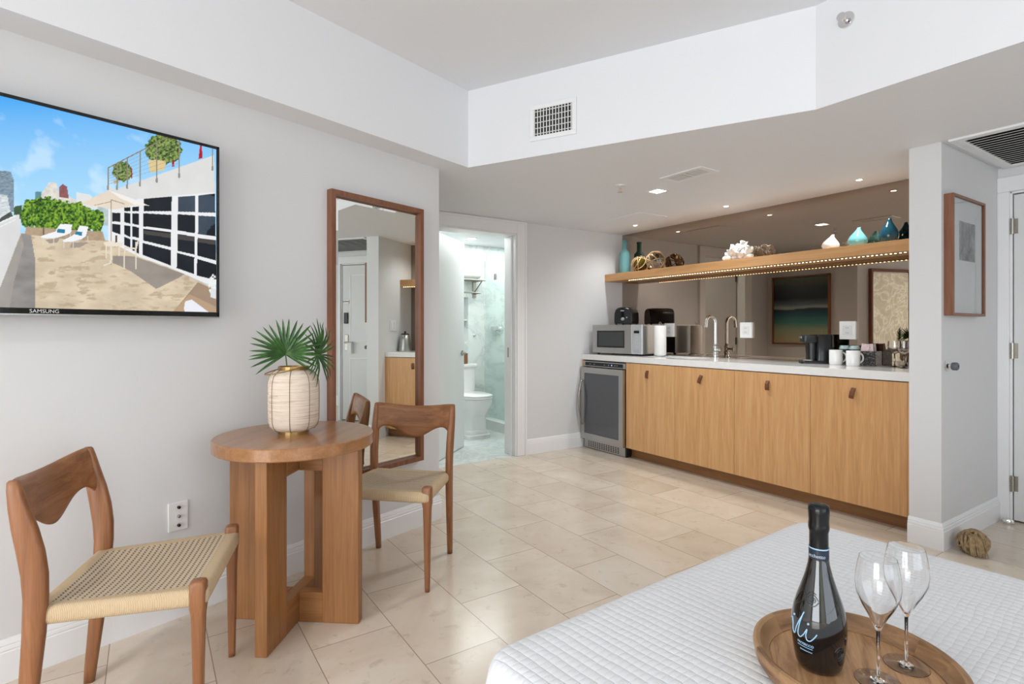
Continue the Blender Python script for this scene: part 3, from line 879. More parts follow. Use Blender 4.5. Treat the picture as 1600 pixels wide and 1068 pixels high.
# ------------------------------------------------------------------ dining chairs with woven cord seats
def cord_top():
    t = NT('paper_cord_weave')
    uv = t.new('ShaderNodeUVMap').outputs[0]
    x, y, z = t.xyz(uv)
    tri = t.math('PINGPONG', t.math('MULTIPLY', x, 1/.0065), 1.0)
    row = t.math('FRACT', t.math('ADD', t.math('MULTIPLY', y, 1/.0165), t.math('MULTIPLY', tri, .38)))
    d = t.math('ABSOLUTE', t.math('SUBTRACT', row, .5))
    nn = t.noise(t.coord('Object'), 8, 2)
    gap = t.math('LESS_THAN', d, t.math('MULTIPLY_ADD', tri, .03, .085))
    fine = t.math('SINE', t.math('MULTIPLY', x, 2*PI/.0032))
    col = t.mix(t.noise(t.coord('Object'), 300, 3), lin('cbb79a'), lin('dfcdb2'))
    col = t.mix(t.math('MULTIPLY', t.math('MULTIPLY_ADD', fine, .5, .5), .18), col, lin('8f7450'))
    col = t.mix(gap, col, lin('453625'))
    t.setp(Base_Color=col, Roughness=.85)
    h = t.math('SUBTRACT', t.math('MULTIPLY_ADD', fine, .15, .85), gap)
    t.bump(h, .6, .002)
    return t.m
def cord_side():
    t = NT('paper_cord_wrap')
    uv = t.new('ShaderNodeUVMap').outputs[0]
    x, y, z = t.xyz(uv)
    fine = t.math('MULTIPLY_ADD', t.math('SINE', t.math('MULTIPLY', x, 2*PI/.0042)), .5, .5)
    col = t.mix(t.noise(t.coord('Object'), 120, 3), lin('ceb48f'), lin('e0c9a7'))
    col = t.mix(t.math('MULTIPLY', t.math('POWER', fine, 3.0), .55), col, lin('7f6138'))
    t.setp(Base_Color=col, Roughness=.85)
    t.bump(t.math('SUBTRACT', 1.0, fine), .5, .0015)
    return t.m
M_ct, M_cs = cord_top(), cord_side()

def make_seat(parent):
    m = MB(); bm = m.bm; uvl = bm.loops.layers.uv.new('UVMap')
    NX, NY = 34, 30
    yf, yb, wf, wb = -.218, .185, .226, .193
    zt = lambda u, v: .443-.012*v-.016*(1-u*u)*(1-(2*v-1)**2)
    def P(i, j):
        u = -1+2*i/NX; v = j/NY
        w_ = wf+(wb-wf)*v
        return (u*w_, yf+(yb-yf)*v, zt(u, v))
    G = [[bm.verts.new(P(i, j)) for i in range(NX+1)] for j in range(NY+1)]
    def setuv(f, fn, mi):
        f.material_index = mi; f.smooth = True
        for l in f.loops: l[uvl].uv = fn(l.vert.co)
    for j in range(NY):
        for i in range(NX):
            f = bm.faces.new((G[j][i], G[j][i+1], G[j+1][i+1], G[j+1][i]))
            ex = min(i, NX-1-i); ey = min(j, NY-1-j)
            if ey < 2 and ex >= ey*1: setuv(f, lambda c: (c.x, c.y), 1)
            elif ex < 2: setuv(f, lambda c: (c.y, c.x), 1)
            else: setuv(f, lambda c: (c.x, c.y), 0)
    loop = [G[0][i] for i in range(NX)]+[G[j][NX] for j in range(NY)]+[G[NY][i] for i in range(NX, 0, -1)]+[G[j][0] for j in range(NY, 0, -1)]
    n = len(loop); base = [v.co.copy() for v in loop]
    ds = [0]
    for k in range(n): ds.append(ds[-1]+(base[(k+1) % n]-base[k]).length)
    prev = loop
    for out, dn in ((.005, .002), (.010, .008), (.013, .018), (.013, .034), (.009, .044), (.0, .050)):
        ring = []
        for k in range(n):
            d = (base[(k+1) % n]-base[k-1]); d.z = 0; d.normalize()
            nn = Vector((d.y, -d.x, 0))
            c = base[k]+nn*out; c.z = base[k].z-dn
            ring.append(bm.verts.new(c))
        for k in range(n):
            k2 = (k+1) % n
            f = bm.faces.new((prev[k], ring[k], ring[k2], prev[k2])); f.material_index = 1; f.smooth = True
            for l, u_ in zip(f.loops, (ds[k], ds[k], ds[k+1], ds[k+1])): l[uvl].uv = (u_, l.vert.co.z)
        prev = ring
    f = bm.faces.new(prev[::-1]); f.material_index = 1
    return m.build('seat', [M_ct, M_cs], parent, recalc=False)

def make_chair(label, loc, rz):
    c = thing('dining_chair', label, 'chair', loc, rz, 'woven dining chairs around the table')
    make_seat(c)
    for sx in (-1, 1):
        # front leg: square rounded head, shoulder, long taper
        m = MB().loft([sel(sx*.222, -.205, z, h, h2, p, 20) for z, h, h2, p in
            ((0, .0105, .0105, 2.6), (.02, .0115, .0115, 2.6), (.30, .0165, .0165, 2.8), (.37, .0185, .0185, 3.2), (.392, .0215, .021, 4), (.455, .0215, .021, 4.5), (.462, .0195, .019, 4), (.465, .014, .014, 3))])
        m.build('front_leg', M_teak, c, smooth='all')
        prof = [(0, .216, .0125, .015), (.05, .212, .0135, .017), (.2, .197, .0155, .021), (.36, .183, .0165, .025), (.46, .178, .0165, .027), (.52, .180, .0165, .029), (.58, .188, .0165, .030), (.64, .200, .016, .028), (.70, .213, .015, .022), (.745, .221, .0135, .017), (.766, .224, .0115, .013), (.770, .2245, .008, .009)]
        m = MB().loft([sel(sx*(.197+.012*min(1, z/.7)), y, z, hxx, hy, 3.0, 20) for z, y, hxx, hy in prof])
        m.build('rear_leg', M_teak, c, smooth='all')
    # curved back board
    m = MB(); NU_, NZ = 44, 10
    def bot(u):
        a = abs(u)
        if a < .76: return .590+.060*(1-math.cos(PI*min(1, a/.76)))/2
        k = (a-.76)/.24
        return .650-.080*(1-math.sqrt(max(0, 1-k*k)))
    def top(u): return .771-.018*(1-u*u)**1.5
    secs = []
    for i in range(NU_+1):
        u = -1+2*i/NU_
        x = u*.208; z0, z1 = bot(u), top(u)
        sec = []
        def yy(z): return .188+(z-.60)*.21+.040*(1-u*u)
        th = .0085+.003*abs(u)
        for k in range(NZ+1):
            z = z0+(z1-z0)*k/NZ; e_ = 1-.75*(abs(2*k/NZ-1))**6
            sec.append((x, yy(z)-th*e_, z))
        for k in range(NZ, -1, -1):
            z = z0+(z1-z0)*k/NZ; e_ = 1-.75*(abs(2*k/NZ-1))**6
            sec.append((x, yy(z)+th*e_, z))
        secs.append(sec)
    m.loft(secs)
    m.build('backrest', M_teak_h, c, smooth='all')
    m = MB()
    m.box(-.19, .19, .165, .185, .385, .42)
    m.build('rear_rail', M_teak_h, c, bevel=.004)
    return c
make_chair('teak dining chair with woven cord seat, nearest in the left foreground under the television', (-.011, 2.024, 0), R(72.7))
make_chair('teak dining chair with woven cord seat, standing in front of the tall wall mirror', (1.016, 2.530, 0), R(-44.2))

# ------------------------------------------------------------------ round table on a crossed slab base
tb = thing('side_table', 'round oak table on four thick crossed slab legs between the two chairs', 'table', (.497, 2.312, 0), R(51.9))
TR = .300
m = MB().lathe([(TR-.004, .695), (TR, .699), (TR, .739), (TR-.004, .743)], 96)
m.build('tabletop', M_table_h, tb, smooth=True)
for k in range(4):
    MB().box(.118, .265, -.0225, .0225, 0, .695, Rz(k*PI/2)).build('leg', M_table, tb, bevel=.003)
M_rx = wood('table_oak_rail', '9e6c3f', 'ac7a4b', '875a32', 0, 1.0, .4)
M_ry = wood('table_oak_cross_rail', '9e6c3f', 'ac7a4b', '875a32', 1, 1.0, .4)
for nm, z0, z1 in (('stretcher', .001, .118), ('top_rail', .60, .6945)):
    MB().box(-.119, .119, -.0225, .0225, z0, z1).build(nm, M_rx, tb, bevel=.003)
    for y0, y1 in ((-.119, -.0225), (.0225, .119)):
        MB().box(-.0225, .0225, y0, y1, z0, z1).build(nm, M_ry, tb, bevel=.003)

# ------------------------------------------------------------------ wrapped lantern vase
def rattan():
    t = NT('rattan_wrap')
    v = t.coord('Object')
    x, y, z = t.xyz(v)
    ang = t.math('ARCTAN2', y, x)
    vec = t.comb(t.math('MULTIPLY', ang, .5), t.math('MULTIPLY', z, 260), 0.0)
    n = t.noise(vec, 1.0, 3, .6)
    n2 = t.noise(t.comb(t.math('MULTIPLY', ang, 1.2), t.math('MULTIPLY', z, 60), 0.0), 1.0, 3, .6)
    c = t.ramp(n, [(.25, 'b79f86'), (.42, 'ddccb8'), (.7, 'efe3d4')])
    c2 = t.ramp(n2, [(.3, 'b79d82'), (.45, 'ffffff')])
    t.setp(Base_Color=t.mix(.4, c, c2, 'MULTIPLY'), Roughness=.8)
    t.bump(n, .5, .002)
    return t.m
vz = thing('lantern_vase', 'cream rattan-wrapped lantern vase with brass rim standing on the round table', 'vase', (.492, 2.330, .743), R(10))
m = MB().lathe([(.062, .012), (.078, .018), (.090, .032), (.0955, .055), (.097, .12), (.097, .17), (.0955, .205), (.089, .230), (.076, .246), (.060, .254), (.056, .25), (.050, .2), (.048, .05), (0, .045)], 64, cap=False)
m.build('body', rattan(), vz, smooth=True)
MB().lathe([(.058, .0), (.058, .014), (.052, .014), (.052, 0)], 40, cap=False).build('foot_ring', M_brass, vz)
MB().lathe([(.058, .252), (.059, .268), (.054, .268), (.053, .252)], 40, cap=False).build('rim', M_brass, vz)
for k in range(8):
    a = 2*PI*k/8+.25
    pts = [((r+.0015)*math.cos(a), (r+.0015)*math.sin(a), z) for r, z in ((.060, .012), (.078, .0175), (.090, .032), (.0955, .055), (.097, .12), (.097, .17), (.0955, .205), (.089, .230), (.076, .246), (.060, .256))]
    MB().tube(pts, .0011, 6).build('wire', plain('dark_wire', '8a7350', .5, .6), vz)
m = MB()
pts = [(-.006-.105*math.sin(a), .060*math.cos(a), .262-.022*math.sin(a)) for a in [PI*k/20 for k in range(21)]]
m.tube(pts, .0022, 8).build('handle', M_brass, vz, smooth=True)

def leafmat():
    t = NT('palm_leaf_green')
    n = t.noise(t.coord('Object'), 25, 4)
    c = t.ramp(n, [(.3, '1d4016'), (.55, '335e24'), (.75, '517e3a')])
    t.setp(Base_Color=c, Roughness=.45); t.b.inputs['Subsurface Weight'].default_value = 0
    return t.m
M_leaf = leafmat()
def palm(label, hub, foot, facing, spread, n, L, tilt, seed, start=-200, end=20, squash=1.0):
    """fan leaf: hub point, facing = direction the blade looks at, fingers fan out in that plane"""
    r_ = random.Random(seed)
    o = thing('palm_leaf', label, 'palm leaf', foot, 0, 'palm leaves in the vase')
    f = Vector(facing).normalized(); up = Vector((0, 0, 1)); right = up.cross(f).normalized(); upv = f.cross(right).normalized()
    h = Vector(hub)-Vector(foot)
    m = MB()
    for k in range(n):
        a = R(start+(end-start)*k/(n-1)+r_.uniform(-2, 2))
        d = (right*(-math.cos(a))*squash+upv*(-math.sin(a))).normalized()
        side = f.cross(d).normalized()
        ll = L*(.82+.18*math.sin(PI*k/(n-1)))*r_.uniform(.93, 1.06)*(squash+(1-squash)*abs(math.sin(a)))
        secs = []; droop = r_.uniform(.02, .10)
        for t_ in (0, .12, .3, .5, .7, .88, 1.0):
            w_ = ll*(.010+.040*math.sin(PI*min(1, t_*.92+.08))**.8)*(1-.25*t_) if t_ < 1 else .0004
            p = h+d*(ll*t_)+f*(.012*math.sin(t_*PI)+.02*t_*r_.uniform(.5, 1))-up*(droop*ll*t_*t_)
            fold = f*w_*.45
            secs.append([p-side*w_+fold, p, p+side*w_+fold, p+f*(-.0008)])
        m.loft(secs)
    m.build('blade', M_leaf, o)
    mid = h*.5+Vector((0, 0, .01))
    MB().tube([(0, 0, 0), mid, h], [.0032, .0028, .0024], 8).build('stem', plain('stem_green', '4c6b34', .5), o)
    return o
camdir = Vector((-.25, -1, .12))
palm('wide dark green palm fan leaf leaning left out of the lantern vase', (.452, 2.285, 1.062), (.487, 2.325, .80), (-.1, -1, .15), 1, 24, .150, 0, 3, -214, 30)
palm('narrow palm fan leaf turned sideways, right-hand one in the lantern vase', (.575, 2.300, 1.055), (.500, 2.335, .80), (.60, -.80, .1), 1, 24, .150, 0, 5, -250, 62, .62)

# ------------------------------------------------------------------ kitchenette
K = R(-90)
XF = 3.60
bk = MB().box(0, 4.154-1.298, 0, .006, 0, 2.143-.905).build('mirror_panel', M_bronze, loc=(MX, 4.154, .905), rz=K)
tag(bk, 'large bronze-tinted mirror panel covering the wall above the counter', 'mirror')
ys = [3.555, 3.006, 2.458, 1.901, 1.351]
labs = ['oak cabinet with leather pull right next to the wine cooler', 'oak cabinet with leather pull below the sink and tap, second from the wine cooler',
        'oak cabinet with leather pull, second from the white pier', 'oak cabinet with leather pull nearest the white pier, widest in the photo']
for k in range(4):
    c = thing('cabinet', labs[k], 'cabinet', (XF, ys[k], .098), K, 'oak base cabinets under the counter')
    w_ = ys[k]-ys[k+1]
    MB().box(.002, w_-.002, .021, .11, 0, .755).build('body', M_oak, c)
    mo = wood('cabinet_oak_%d' % k, *[('d9a873', 'e3b683', 'cd9a66'), ('d6a46f', 'e0b27d', 'ca9762'), ('d5a36f', 'dfb07d', 'c99561'), ('d3a06b', 'ddae79', 'c79360')][k], 2, 1.0+.07*k, .42)
    d = MB().box(.0015, w_-.0015, 0, .019, -.008, .758).build('door', mo, c, bevel=.001)
    hxp = (ys[k]-(3.296, 2.75, 2.193, 1.64)[k])
    m = MB()
    tw_ = (-.05, .55, -.05, .35)[k]
    pr = [(-.002, .03), (-.006, .03), (-.020, .010), (-.024, -.018), (-.018, -.036), (-.008, -.036), (-.012, -.02), (-.010, .005), (-.002, .018)]
    M_ = T(hxp, 0, .674) @ Ry(tw_*.45)
    a_ = [m.bm.verts.new(M_ @ Vector((-.0125, y, z))) for y, z in pr]; b_ = [m.bm.verts.new(M_ @ Vector((.0125, y, z))) for y, z in pr]
    m.bm.faces.new(a_); m.bm.faces.new(b_[::-1])
    for i in range(len(pr)): m.bm.faces.new((a_[i], b_[i], b_[(i+1) % len(pr)], a_[(i+1) % len(pr)]))
    h = m.build('leather_pull', M_leather, d, bevel=.0015)
MB_ = MB().box(0, 1.351-1.298, .0, .5, .10, .858).build('filler_panel', M_oak, loc=(XF, 1.351, 0), rz=K)
tag(MB_, 'narrow oak end panel between the last cabinet and the white pier', 'cabinet panel')
f2 = MB().box(0, .018, -.0, .5, .10, .858).build('filler_panel', M_oak, loc=(XF, 4.153, 0), rz=K)
tag(f2, 'narrow oak end panel between the white wall and the wine cooler', 'cabinet panel')
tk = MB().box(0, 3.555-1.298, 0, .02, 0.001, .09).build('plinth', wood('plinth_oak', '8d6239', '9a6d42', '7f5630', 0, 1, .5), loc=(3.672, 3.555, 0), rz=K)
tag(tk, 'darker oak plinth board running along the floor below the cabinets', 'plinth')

# worktop with cut-out
m = MB(); Y0_, Y1_, ZT0, ZT1 = 0, 4.154-1.298, .862, .914
sx0, sx1, sy0, sy1 = .72, 1.22, .13, .44       # sink opening, along the run and into the wall
m.box(0, sx0, 0, .553, ZT0, ZT1).box(sx1, Y1_, 0, .553, ZT0, ZT1).box(sx0, sx1, 0, sy0, ZT0, ZT1).box(sx0, sx1, sy1, .553, ZT0, ZT1)
bmesh.ops.remove_doubles(m.bm, verts=m.bm.verts, dist=1e-5)
wt = m.build('worktop', M_quartz, loc=(XF-.004, 4.154, 0), rz=K)
tag(wt, 'long white stone worktop running over the oak cabinets and the wine cooler', 'worktop')
m = MB()
def rr(x0, x1, y0, y1, r, z): return [((x0+x1)/2+x, (y0+y1)/2+y, z) for x, y in rrect((x1-x0)/2, (y1-y0)/2, r)]
secs = [rr(sx0-.012, sx1+.012, sy0-.012, sy1+.012, .05, .861), rr(sx0-.004, sx1+.004, sy0-.004, sy1+.004, .05, .861), rr(sx0, sx1, sy0, sy1, .05, .84), rr(sx0+.01, sx1-.01, sy0+.01, sy1-.01, .05, .73), rr(sx0+.05, sx1-.05, sy0+.05, sy1-.05, .04, .72)]
m.loft(secs, cap=False); m.bm.faces.new([v for v in m.bm.verts][-24:])
sk = m.build('sink', M_ceramic, smooth=True, loc=(XF-.004, 4.154, 0), rz=K)
tag(sk, 'white undermount sink basin set in the worktop in front of the tap', 'sink')

# tap
fc = thing('tap', 'polished chrome swan-neck tap standing behind the sink', 'tap', (4.075, 2.965, .914), K)
m = MB().lathe([(.026, 0), (.026, .006), (.020, .010), (.019, .03), (.022, .04), (.022, .048), (.017, .055), (.017, .085), (.020, .092), (.020, .100), (.014, .108), (.013, .125)], 28)
m.build('body', M_chrome, fc, smooth=True)
pts = [(0, 0, .12), (0, 0, .30)]+[(-.055+.055*math.cos(a), 0, .30+.055*math.sin(a)) for a in [PI*k/14 for k in range(1, 13)]]+[(-.108, 0, .285), (-.112, 0, .262)]
pts = [(0, x*1.15, z) for x, y, z in pts]
m = MB().tube(pts, [.0125]*(len(pts)-2)+[.0125, .014], 16)
m.build('spout', M_chrome, fc, smooth=True)
m = MB().tube([(0, 0, .075), (.05, -.01, .072)], .010, 12).lathe([(.013, 0), (.013, .02)], 14, T(.045, -.01, .072) @ Ry(PI/2))
for a in (0, PI/2, PI, 3*PI/2): m.tube([(.056, -.01, .072), (.056, -.01+.024*math.cos(a), .072+.024*math.sin(a))], .0045, 8)
m.build('cross_handle', M_chrome, fc, smooth=True)

# wine cooler
wc = thing('wine_cooler', 'stainless under-counter wine cooler with a grey glass door, left end of the run', 'wine cooler', (XF, 4.131, 0), K)
Wc = .572
MB().box(.004, Wc-.004, .02, .19, .02, .856).build('body', M_black, wc)
MB().box(.0, Wc, -.003, .02, .797, .848).build('control_fascia', M_steel, wc, bevel=.002)
m = MB().box(.03, Wc-.03, -.005, -.002, .806, .840); cp = m.build('control_panel', M_blackgloss, wc)
for x in (.10, .16, .30, .36, .44, .47): MB().box(x-.008, x+.008, -.0062, -.005, .819, .826).build('button', plain('panel_print', '8d9094', .5), cp)
MB().lathe([(.006, 0), (.006, .001)], 16, T(.40, -.0055, .823) @ Rx(PI/2)).build('blue_light', emit('blue_led', '6a78ff', 3), cp)
m = MB().box(0, Wc, -.036, -.008, .092, .150).box(0, Wc, -.036, -.008, .735, .790).box(0, .052, -.036, -.008, .150, .735).box(Wc-.052, Wc, -.036, -.008, .150, .735)
wd = m.build('door', M_steel, wc)
MB().box(.05, Wc-.05, -.032, -.012, .148, .737).build('glass_panel', plain('smoked_glass', '4c4f54', .05, noise_amt=0, spec=.8), wd)
m = MB()
hp = [(.022-.0, -.036, .66), (.022, -.052, .655)]+[(.022, -.052-.034*math.sin(PI*k/14), .655-.42*k/14) for k in range(1, 14)]+[(.022, -.052, .235), (.022, -.036, .23)]
m.tube(hp, .009, 12); m.build('handle', M_nickel, wd, smooth=True)
g = MB().box(0.02, Wc, -.006, .03, .004, .088).build('kick_grille', M_steel, wc, bevel=.002)
m = MB()
for i in range(14):
    for j in range(4):
        x = .085+.40*i/13; m.box(x-.009, x+.009, -.0068, -.0058, .020+.015*j, .029+.015*j)
m.build('vent_slots', M_black, g)
MB().box(Wc, Wc+.018, -.004, .05, .004, .088).build('side_foot', M_black, wc)

# floating shelf with light strip
sh = thing('shelf', 'long floating oak shelf in front of the bronze mirror with a light strip underneath', 'shelf', (3.905, 4.154, 1.645), K)
MB().box(0, 4.154-1.298, 0, .248, 0, .073).build('board', M_oak_h, sh, bevel=.001)
st_ = MB().box(.30, 2.84, .024, .036, -.006, 0).build('light_channel', M_nickel, sh)
m = MB()
for i in range(95):
    x = .315+2.51*i/94; m.box(x-.0045, x+.0045, .027, .033, -.0085, -.006)
m.build('light_strip', emit('led_warm', 'ffd9a0', 9), st_)

# wall outlets on the mirror
for (y, lb) in ((3.518, 'white wall outlet plate on the mirror just right of the paper towel roll'), (2.713, 'white wall outlet plate on the mirror right of the tap'), (1.921, 'white wall outlet plate on the mirror above the coffee machine and mugs')):
    o = thing('wall_outlet', lb, 'wall outlet', (MX, y, 1.152), K, 'outlet plates on the bronze mirror')
    MB().box(-.054, .054, -.022, 0, -.064, .064).build('plate', M_white, o, bevel=.002)
    m = MB().box(-.032, .032, -.0245, -.022, -.034, .034); fp = m.build('socket_face', plain('socket_white', 'dedede', .4), o, bevel=.001)
    for zz in (-.017, .017):
        for xx in (-.006, .006): MB().box(xx-.0012, xx+.0012, -.0252, -.0244, zz-.004, zz+.004).build('slot', M_black, fp)

# microwave
mwv = thing('microwave', 'stainless steel microwave on the left end of the worktop', 'microwave', (3.655, 4.055, .914), R(-80))
Wm, Dm, Hm = .565, .30, .272
MB().box(0, Wm, .012, Dm, .016, .016+Hm).build('body', plain('microwave_side', '9b9b99', .35, .9), mwv, bevel=.004)
fr = MB().box(0, Wm*.80, -.006, .012, .016, .016+Hm).build('door', M_steel, mwv, bevel=.003)
MB().box(.055, Wm*.66, -.0075, -.005, .07, .232).build('window', plain('microwave_window_frame', '141516', .15), fr)
MB().box(.072, Wm*.64, -.0085, -.0072, .085, .220).build('window_glass', plain('microwave_glass', '3c3e40', .1, noise_amt=0), fr)
MB().box(.030, .044, -.018, -.006, .072, .232).build('handle', M_steel, fr, bevel=.002)
pn = MB().box(Wm*.802, Wm, -.006, .012, .016, .016+Hm).build('control_panel', plain('panel_silver', 'c9cbcd', .3, .6), mwv, bevel=.003)
MB().box(Wm*.845, Wm*.945, -.0075, -.006, .208, .232).build('display', M_blackgloss, pn)
for i in range(4):
    for j in range(3):
        MB().box(Wm*(.845+.036*j), Wm*(.845+.036*j)+.014, -.0068, -.006, .085+.028*i, .097+.028*i).build('button', plain('button_grey', 'b4b8bd', .4), pn)
MB().box(Wm*.84, Wm*.955, -.008, -.006, .028, .062).build('door_button', plain('button_silver', 'b9bcc0', .3, .5), pn, bevel=.002)
for x in (.05, Wm-.05):
    for y in (.03, Dm-.04): MB().lathe([(.012, 0), (.014, .016)], 16, T(x, y, 0)).build('foot', M_black, mwv)

# toaster
ts = thing('toaster', 'black two-slot toaster with a rounded top standing on the microwave', 'toaster', (3.805, 3.80, 1.202), R(-62))
pr = [(-.085, .012), (-.088, .05), (-.086, .11), (-.076, .145), (-.055, .163), (-.02, .170), (.02, .170), (.055, .163), (.076, .145), (.086, .11), (.088, .05), (.085, .012)]
m = MB()
m.loft([[(x*k_, y, .012+(z-.012)*k_) for x, z in pr] for y, k_ in ((0, .93), (.008, .99), (.015, 1), (.245, 1), (.252, .99), (.26, .93))])
m.build('body', plain('toaster_black', '1d1e21', .25), ts, smooth=True)
MB().box(-.014, .014, -.002, .012, .04, .155).build('lever_slot', M_blackgloss, ts)
MB().box(-.016, .016, -.022, -.001, .128, .142).build('lever', M_steel, ts, bevel=.003)
MB().lathe([(.017, 0), (.017, .014), (.013, .018)], 24, T(.002, 0, .055) @ Rx(PI/2)).build('dial', M_steel, ts, smooth=True)
MB().lathe([(.007, 0), (.007, .006)], 16, T(.040, 0, .07) @ Rx(PI/2)).build('button', M_steel, ts)
for x in (-.032, .032): MB().box(x-.012, x+.012, .04, .22, .1695, .1725).build('toast_slot', M_steel, ts)
for x in (-.07, .07):
    for y in (.02, .24): MB().lathe([(.009, 0), (.01, .014)], 14, T(x, y, 0)).build('foot', M_black, ts)

# paper towel
pt_ = thing('paper_towel_roll', 'white paper towel roll on an upright holder right of the microwave', 'paper towel roll', (3.90, 3.42, .914))
MB().lathe([(.07, 0), (.07, .006), (.065, .009), (.0, .009)], 36, cap=False).build('holder_base', M_chrome, pt_)
m = MB().tube([(0, 0, .009), (0, 0, .285)], .004, 8).tube([(.013*math.sin(a), 0, .298-.013*math.cos(a)) for a in [2*PI*k/20 for k in range(20)]], .0028, 8, True)
m.build('holder_rod', M_chrome, pt_, smooth=True)
MB().lathe([(.019, .010), (.053, .010), (.0545, .014), (.0545, .276), (.053, .28), (.019, .28), (.019, .010)], 48, cap=False).build('paper_roll', plain('paper_white', 'eceae6', .9, nscale=120, bump=.3), pt_, smooth=True)

# coffee machine
cf = thing('coffee_machine', 'black single-serve coffee machine on the worktop left of the mugs', 'coffee machine', (4.005, 2.075, .914), R(222))
def rsec(cx, cy, hx_, hy_, r_, z): return [(cx+p[0], cy+p[1], z) for p in rrect(hx_, hy_, r_)]
MB().loft([rsec(0, 0, .058, .105, .03, 0), rsec(0, 0, .058, .105, .03, .016), rsec(0, 0, .054, .100, .03, .022)]).build('base', M_black, cf, smooth=True)
MB().loft([rsec(0, .048, .054, .055, .022, .02), rsec(0, .048, .054, .055, .022, .200), rsec(0, .048, .050, .050, .02, .207)]).build('water_tank', plain('tank_dark', '0f1012', .2), cf, smooth=True)
MB().loft([rsec(0, -.045, .048, .050, .03, .148), rsec(0, -.045, .054, .056, .03, .156), rsec(0, -.045, .054, .056, .03, .200), rsec(0, -.045, .048, .050, .03, .207)]).build('brew_head', M_black, cf, smooth=True)
MB().box(-.03, .03, -.1025, -.098, .180, .193).build('silver_trim', M_steel, cf)
MB().loft([rsec(0, -.055, .040, .036, .02, .0225), rsec(0, -.055, .040, .036, .02, .027)]).build('drip_tray', M_steel, cf)
MB().lathe([(.036, .022), (.037, .06), (.040, .147)], 28, T(0, -.028, 0)).build('brew_column', plain('column_black', '0e0f10', .3), cf, smooth=True)

# mugs
def mug(label, loc, rz):
    o = thing('mug', label, 'mug', loc, rz, 'white mugs on the worktop')
    MB().lathe([(0, 0), (.036, 0), (.040, .004), (.0415, .02), (.0415, .101), (.0400, .103), (.0385, .101), (.038, .01), (0, .008)], 44, cap=False).build('cup', M_ceramic, o, smooth=True)
    pts = [(.040+.030*math.sin(a), 0, .053+.033*math.cos(a)) for a in [PI*k/18 for k in range(19)]]
    MB().tube(pts, .0055, 10).build('handle', M_ceramic, o, smooth=True)
mug('plain white mug, left of the pair, next to the coffee machine', (3.97, 1.920, .914), R(-36))
mug('plain white mug, right of the pair, in front of the paper cups', (3.93, 1.790, .914), R(-30))
# paper cups
def script_mat(name, fg, bgc, sc):
    t = NT(name)
    n = t.noise(t.coord('Object', (1, 1, 1.4)), sc, 4, .6, 1.5)
    f = t.math('LESS_THAN', t.math('ABSOLUTE', t.math('SUBTRACT', n, .5)), .012)
    t.setp(Base_Color=t.mix(f, lin(bgc), lin(fg)), Roughness=.5); return t.m
M_script = script_mat('black_script_print', '9a9692', '1b1817', 30)
for (x, y, lb) in ((4.098, 1.925, 'paper cup with dark printed sleeve and pale lid, left one behind the mugs'), (4.095, 1.855, 'paper cup with dark printed sleeve and pale lid, right one behind the mugs')):
    o = thing('paper_cup', lb, 'paper cup', (x, y, .914), 0, 'paper cups behind the mugs')
    MB().lathe([(0, 0), (.024, 0), (.031, .108), (.030, .108)], 32, cap=False).build('cup', M_script, o, smooth=True)
    MB().lathe([(.0335, .106), (.0335, .114), (.030, .118), (.029, .128), (.026, .131), (0, .129)], 32, cap=False).build('lid', plain('pale_aqua', 'b9d3d3', .4), o, smooth=True)
# snack caddy
cd_ = thing('sachet_caddy', 'black patterned caddy holding coffee sachets on the worktop beside the mugs', 'caddy', (4.088, 1.762, .914), R(-84))
m = MB()
for a_, b_ in (((-.06, -.06), (.06, -.055)), ((-.06, .05), (.06, .055))): m.box(a_[0], b_[0], a_[1], b_[1], 0, .098)
m.box(-.06, -.055, -.055, .05, 0, .098).box(.055, .06, -.055, .05, 0, .098).box(-.055, .055, -.055, .05, 0, .004)
m.build('box', M_script, cd_)
for i, (x, y, tl, lb, cc) in enumerate(((-.025, -.035, .12, 'front left sachet with pink print', 'e6cfcf'), (.022, -.028, -.10, 'front right sachet with pink print', 'e3d6d2'), (-.02, -.005, .05, 'middle left dark sachet', '5a4a4a'), (.024, .004, -.06, 'middle right grey sachet', 'a8a2a4'), (.0, .030, .0, 'rear maroon sachet', '5f2c30'))):
    s_ = MB().loft([[(x+px*1.0, y+py, z) for px, py in ((-.024, -.001*k_), (.024, -.001*k_), (.024, .001*k_), (-.024, .001*k_))] for z, k_ in ((.006, .5), (.03, 5), (.10, 4), (.138, .5), (.142, .5))], True)
    o = s_.build('coffee_sachet', script_mat('sachet_print_%d' % i, 'b06a72', cc, 30), loc=(4.088, 1.762, .916), rz=R(-84))
    o.rotation_euler = (0, tl, R(-84))
    tag(o, lb+' standing in the black caddy', 'sachet', 'sachets in the caddy')
# stem glasses
M_gl = glass('clear_glass', 'ffffff', 0, 1.45)
def stemglass(name, label, loc, prof_out, prof_in, base_r, stem_r, z_st0, z_st1, grp):
    o = thing(name, label, 'wine glass', loc, 0, grp)
    P_ = prof_out+[(r, z) for r, z in prof_in[::-1]]
    MB().lathe(P_, 56, cap=False).build('bowl', M_gl, o, smooth=True)
    MB().lathe([(stem_r, z_st0), (stem_r*.9, (z_st0+z_st1)/2), (stem_r*1.1, z_st1)], 20).build('stem', M_gl, o, smooth='all')
    MB().lathe([(0, 0), (base_r, 0), (base_r+.0004, .0007), (base_r, .0014), (base_r*.45, .0035), (stem_r*1.6, .008), (stem_r, z_st0), (0, z_st0)], 56, cap=False).build('foot', M_gl, o, smooth=True)
    return o
po = [(0, .083), (.008, .086), (.028, .098), (.039, .118), (.0395, .13), (.037, .170)]
pi_ = [(0, .087), (.007, .089), (.026, .100), (.0375, .119), (.038, .13), (.0358, .170)]
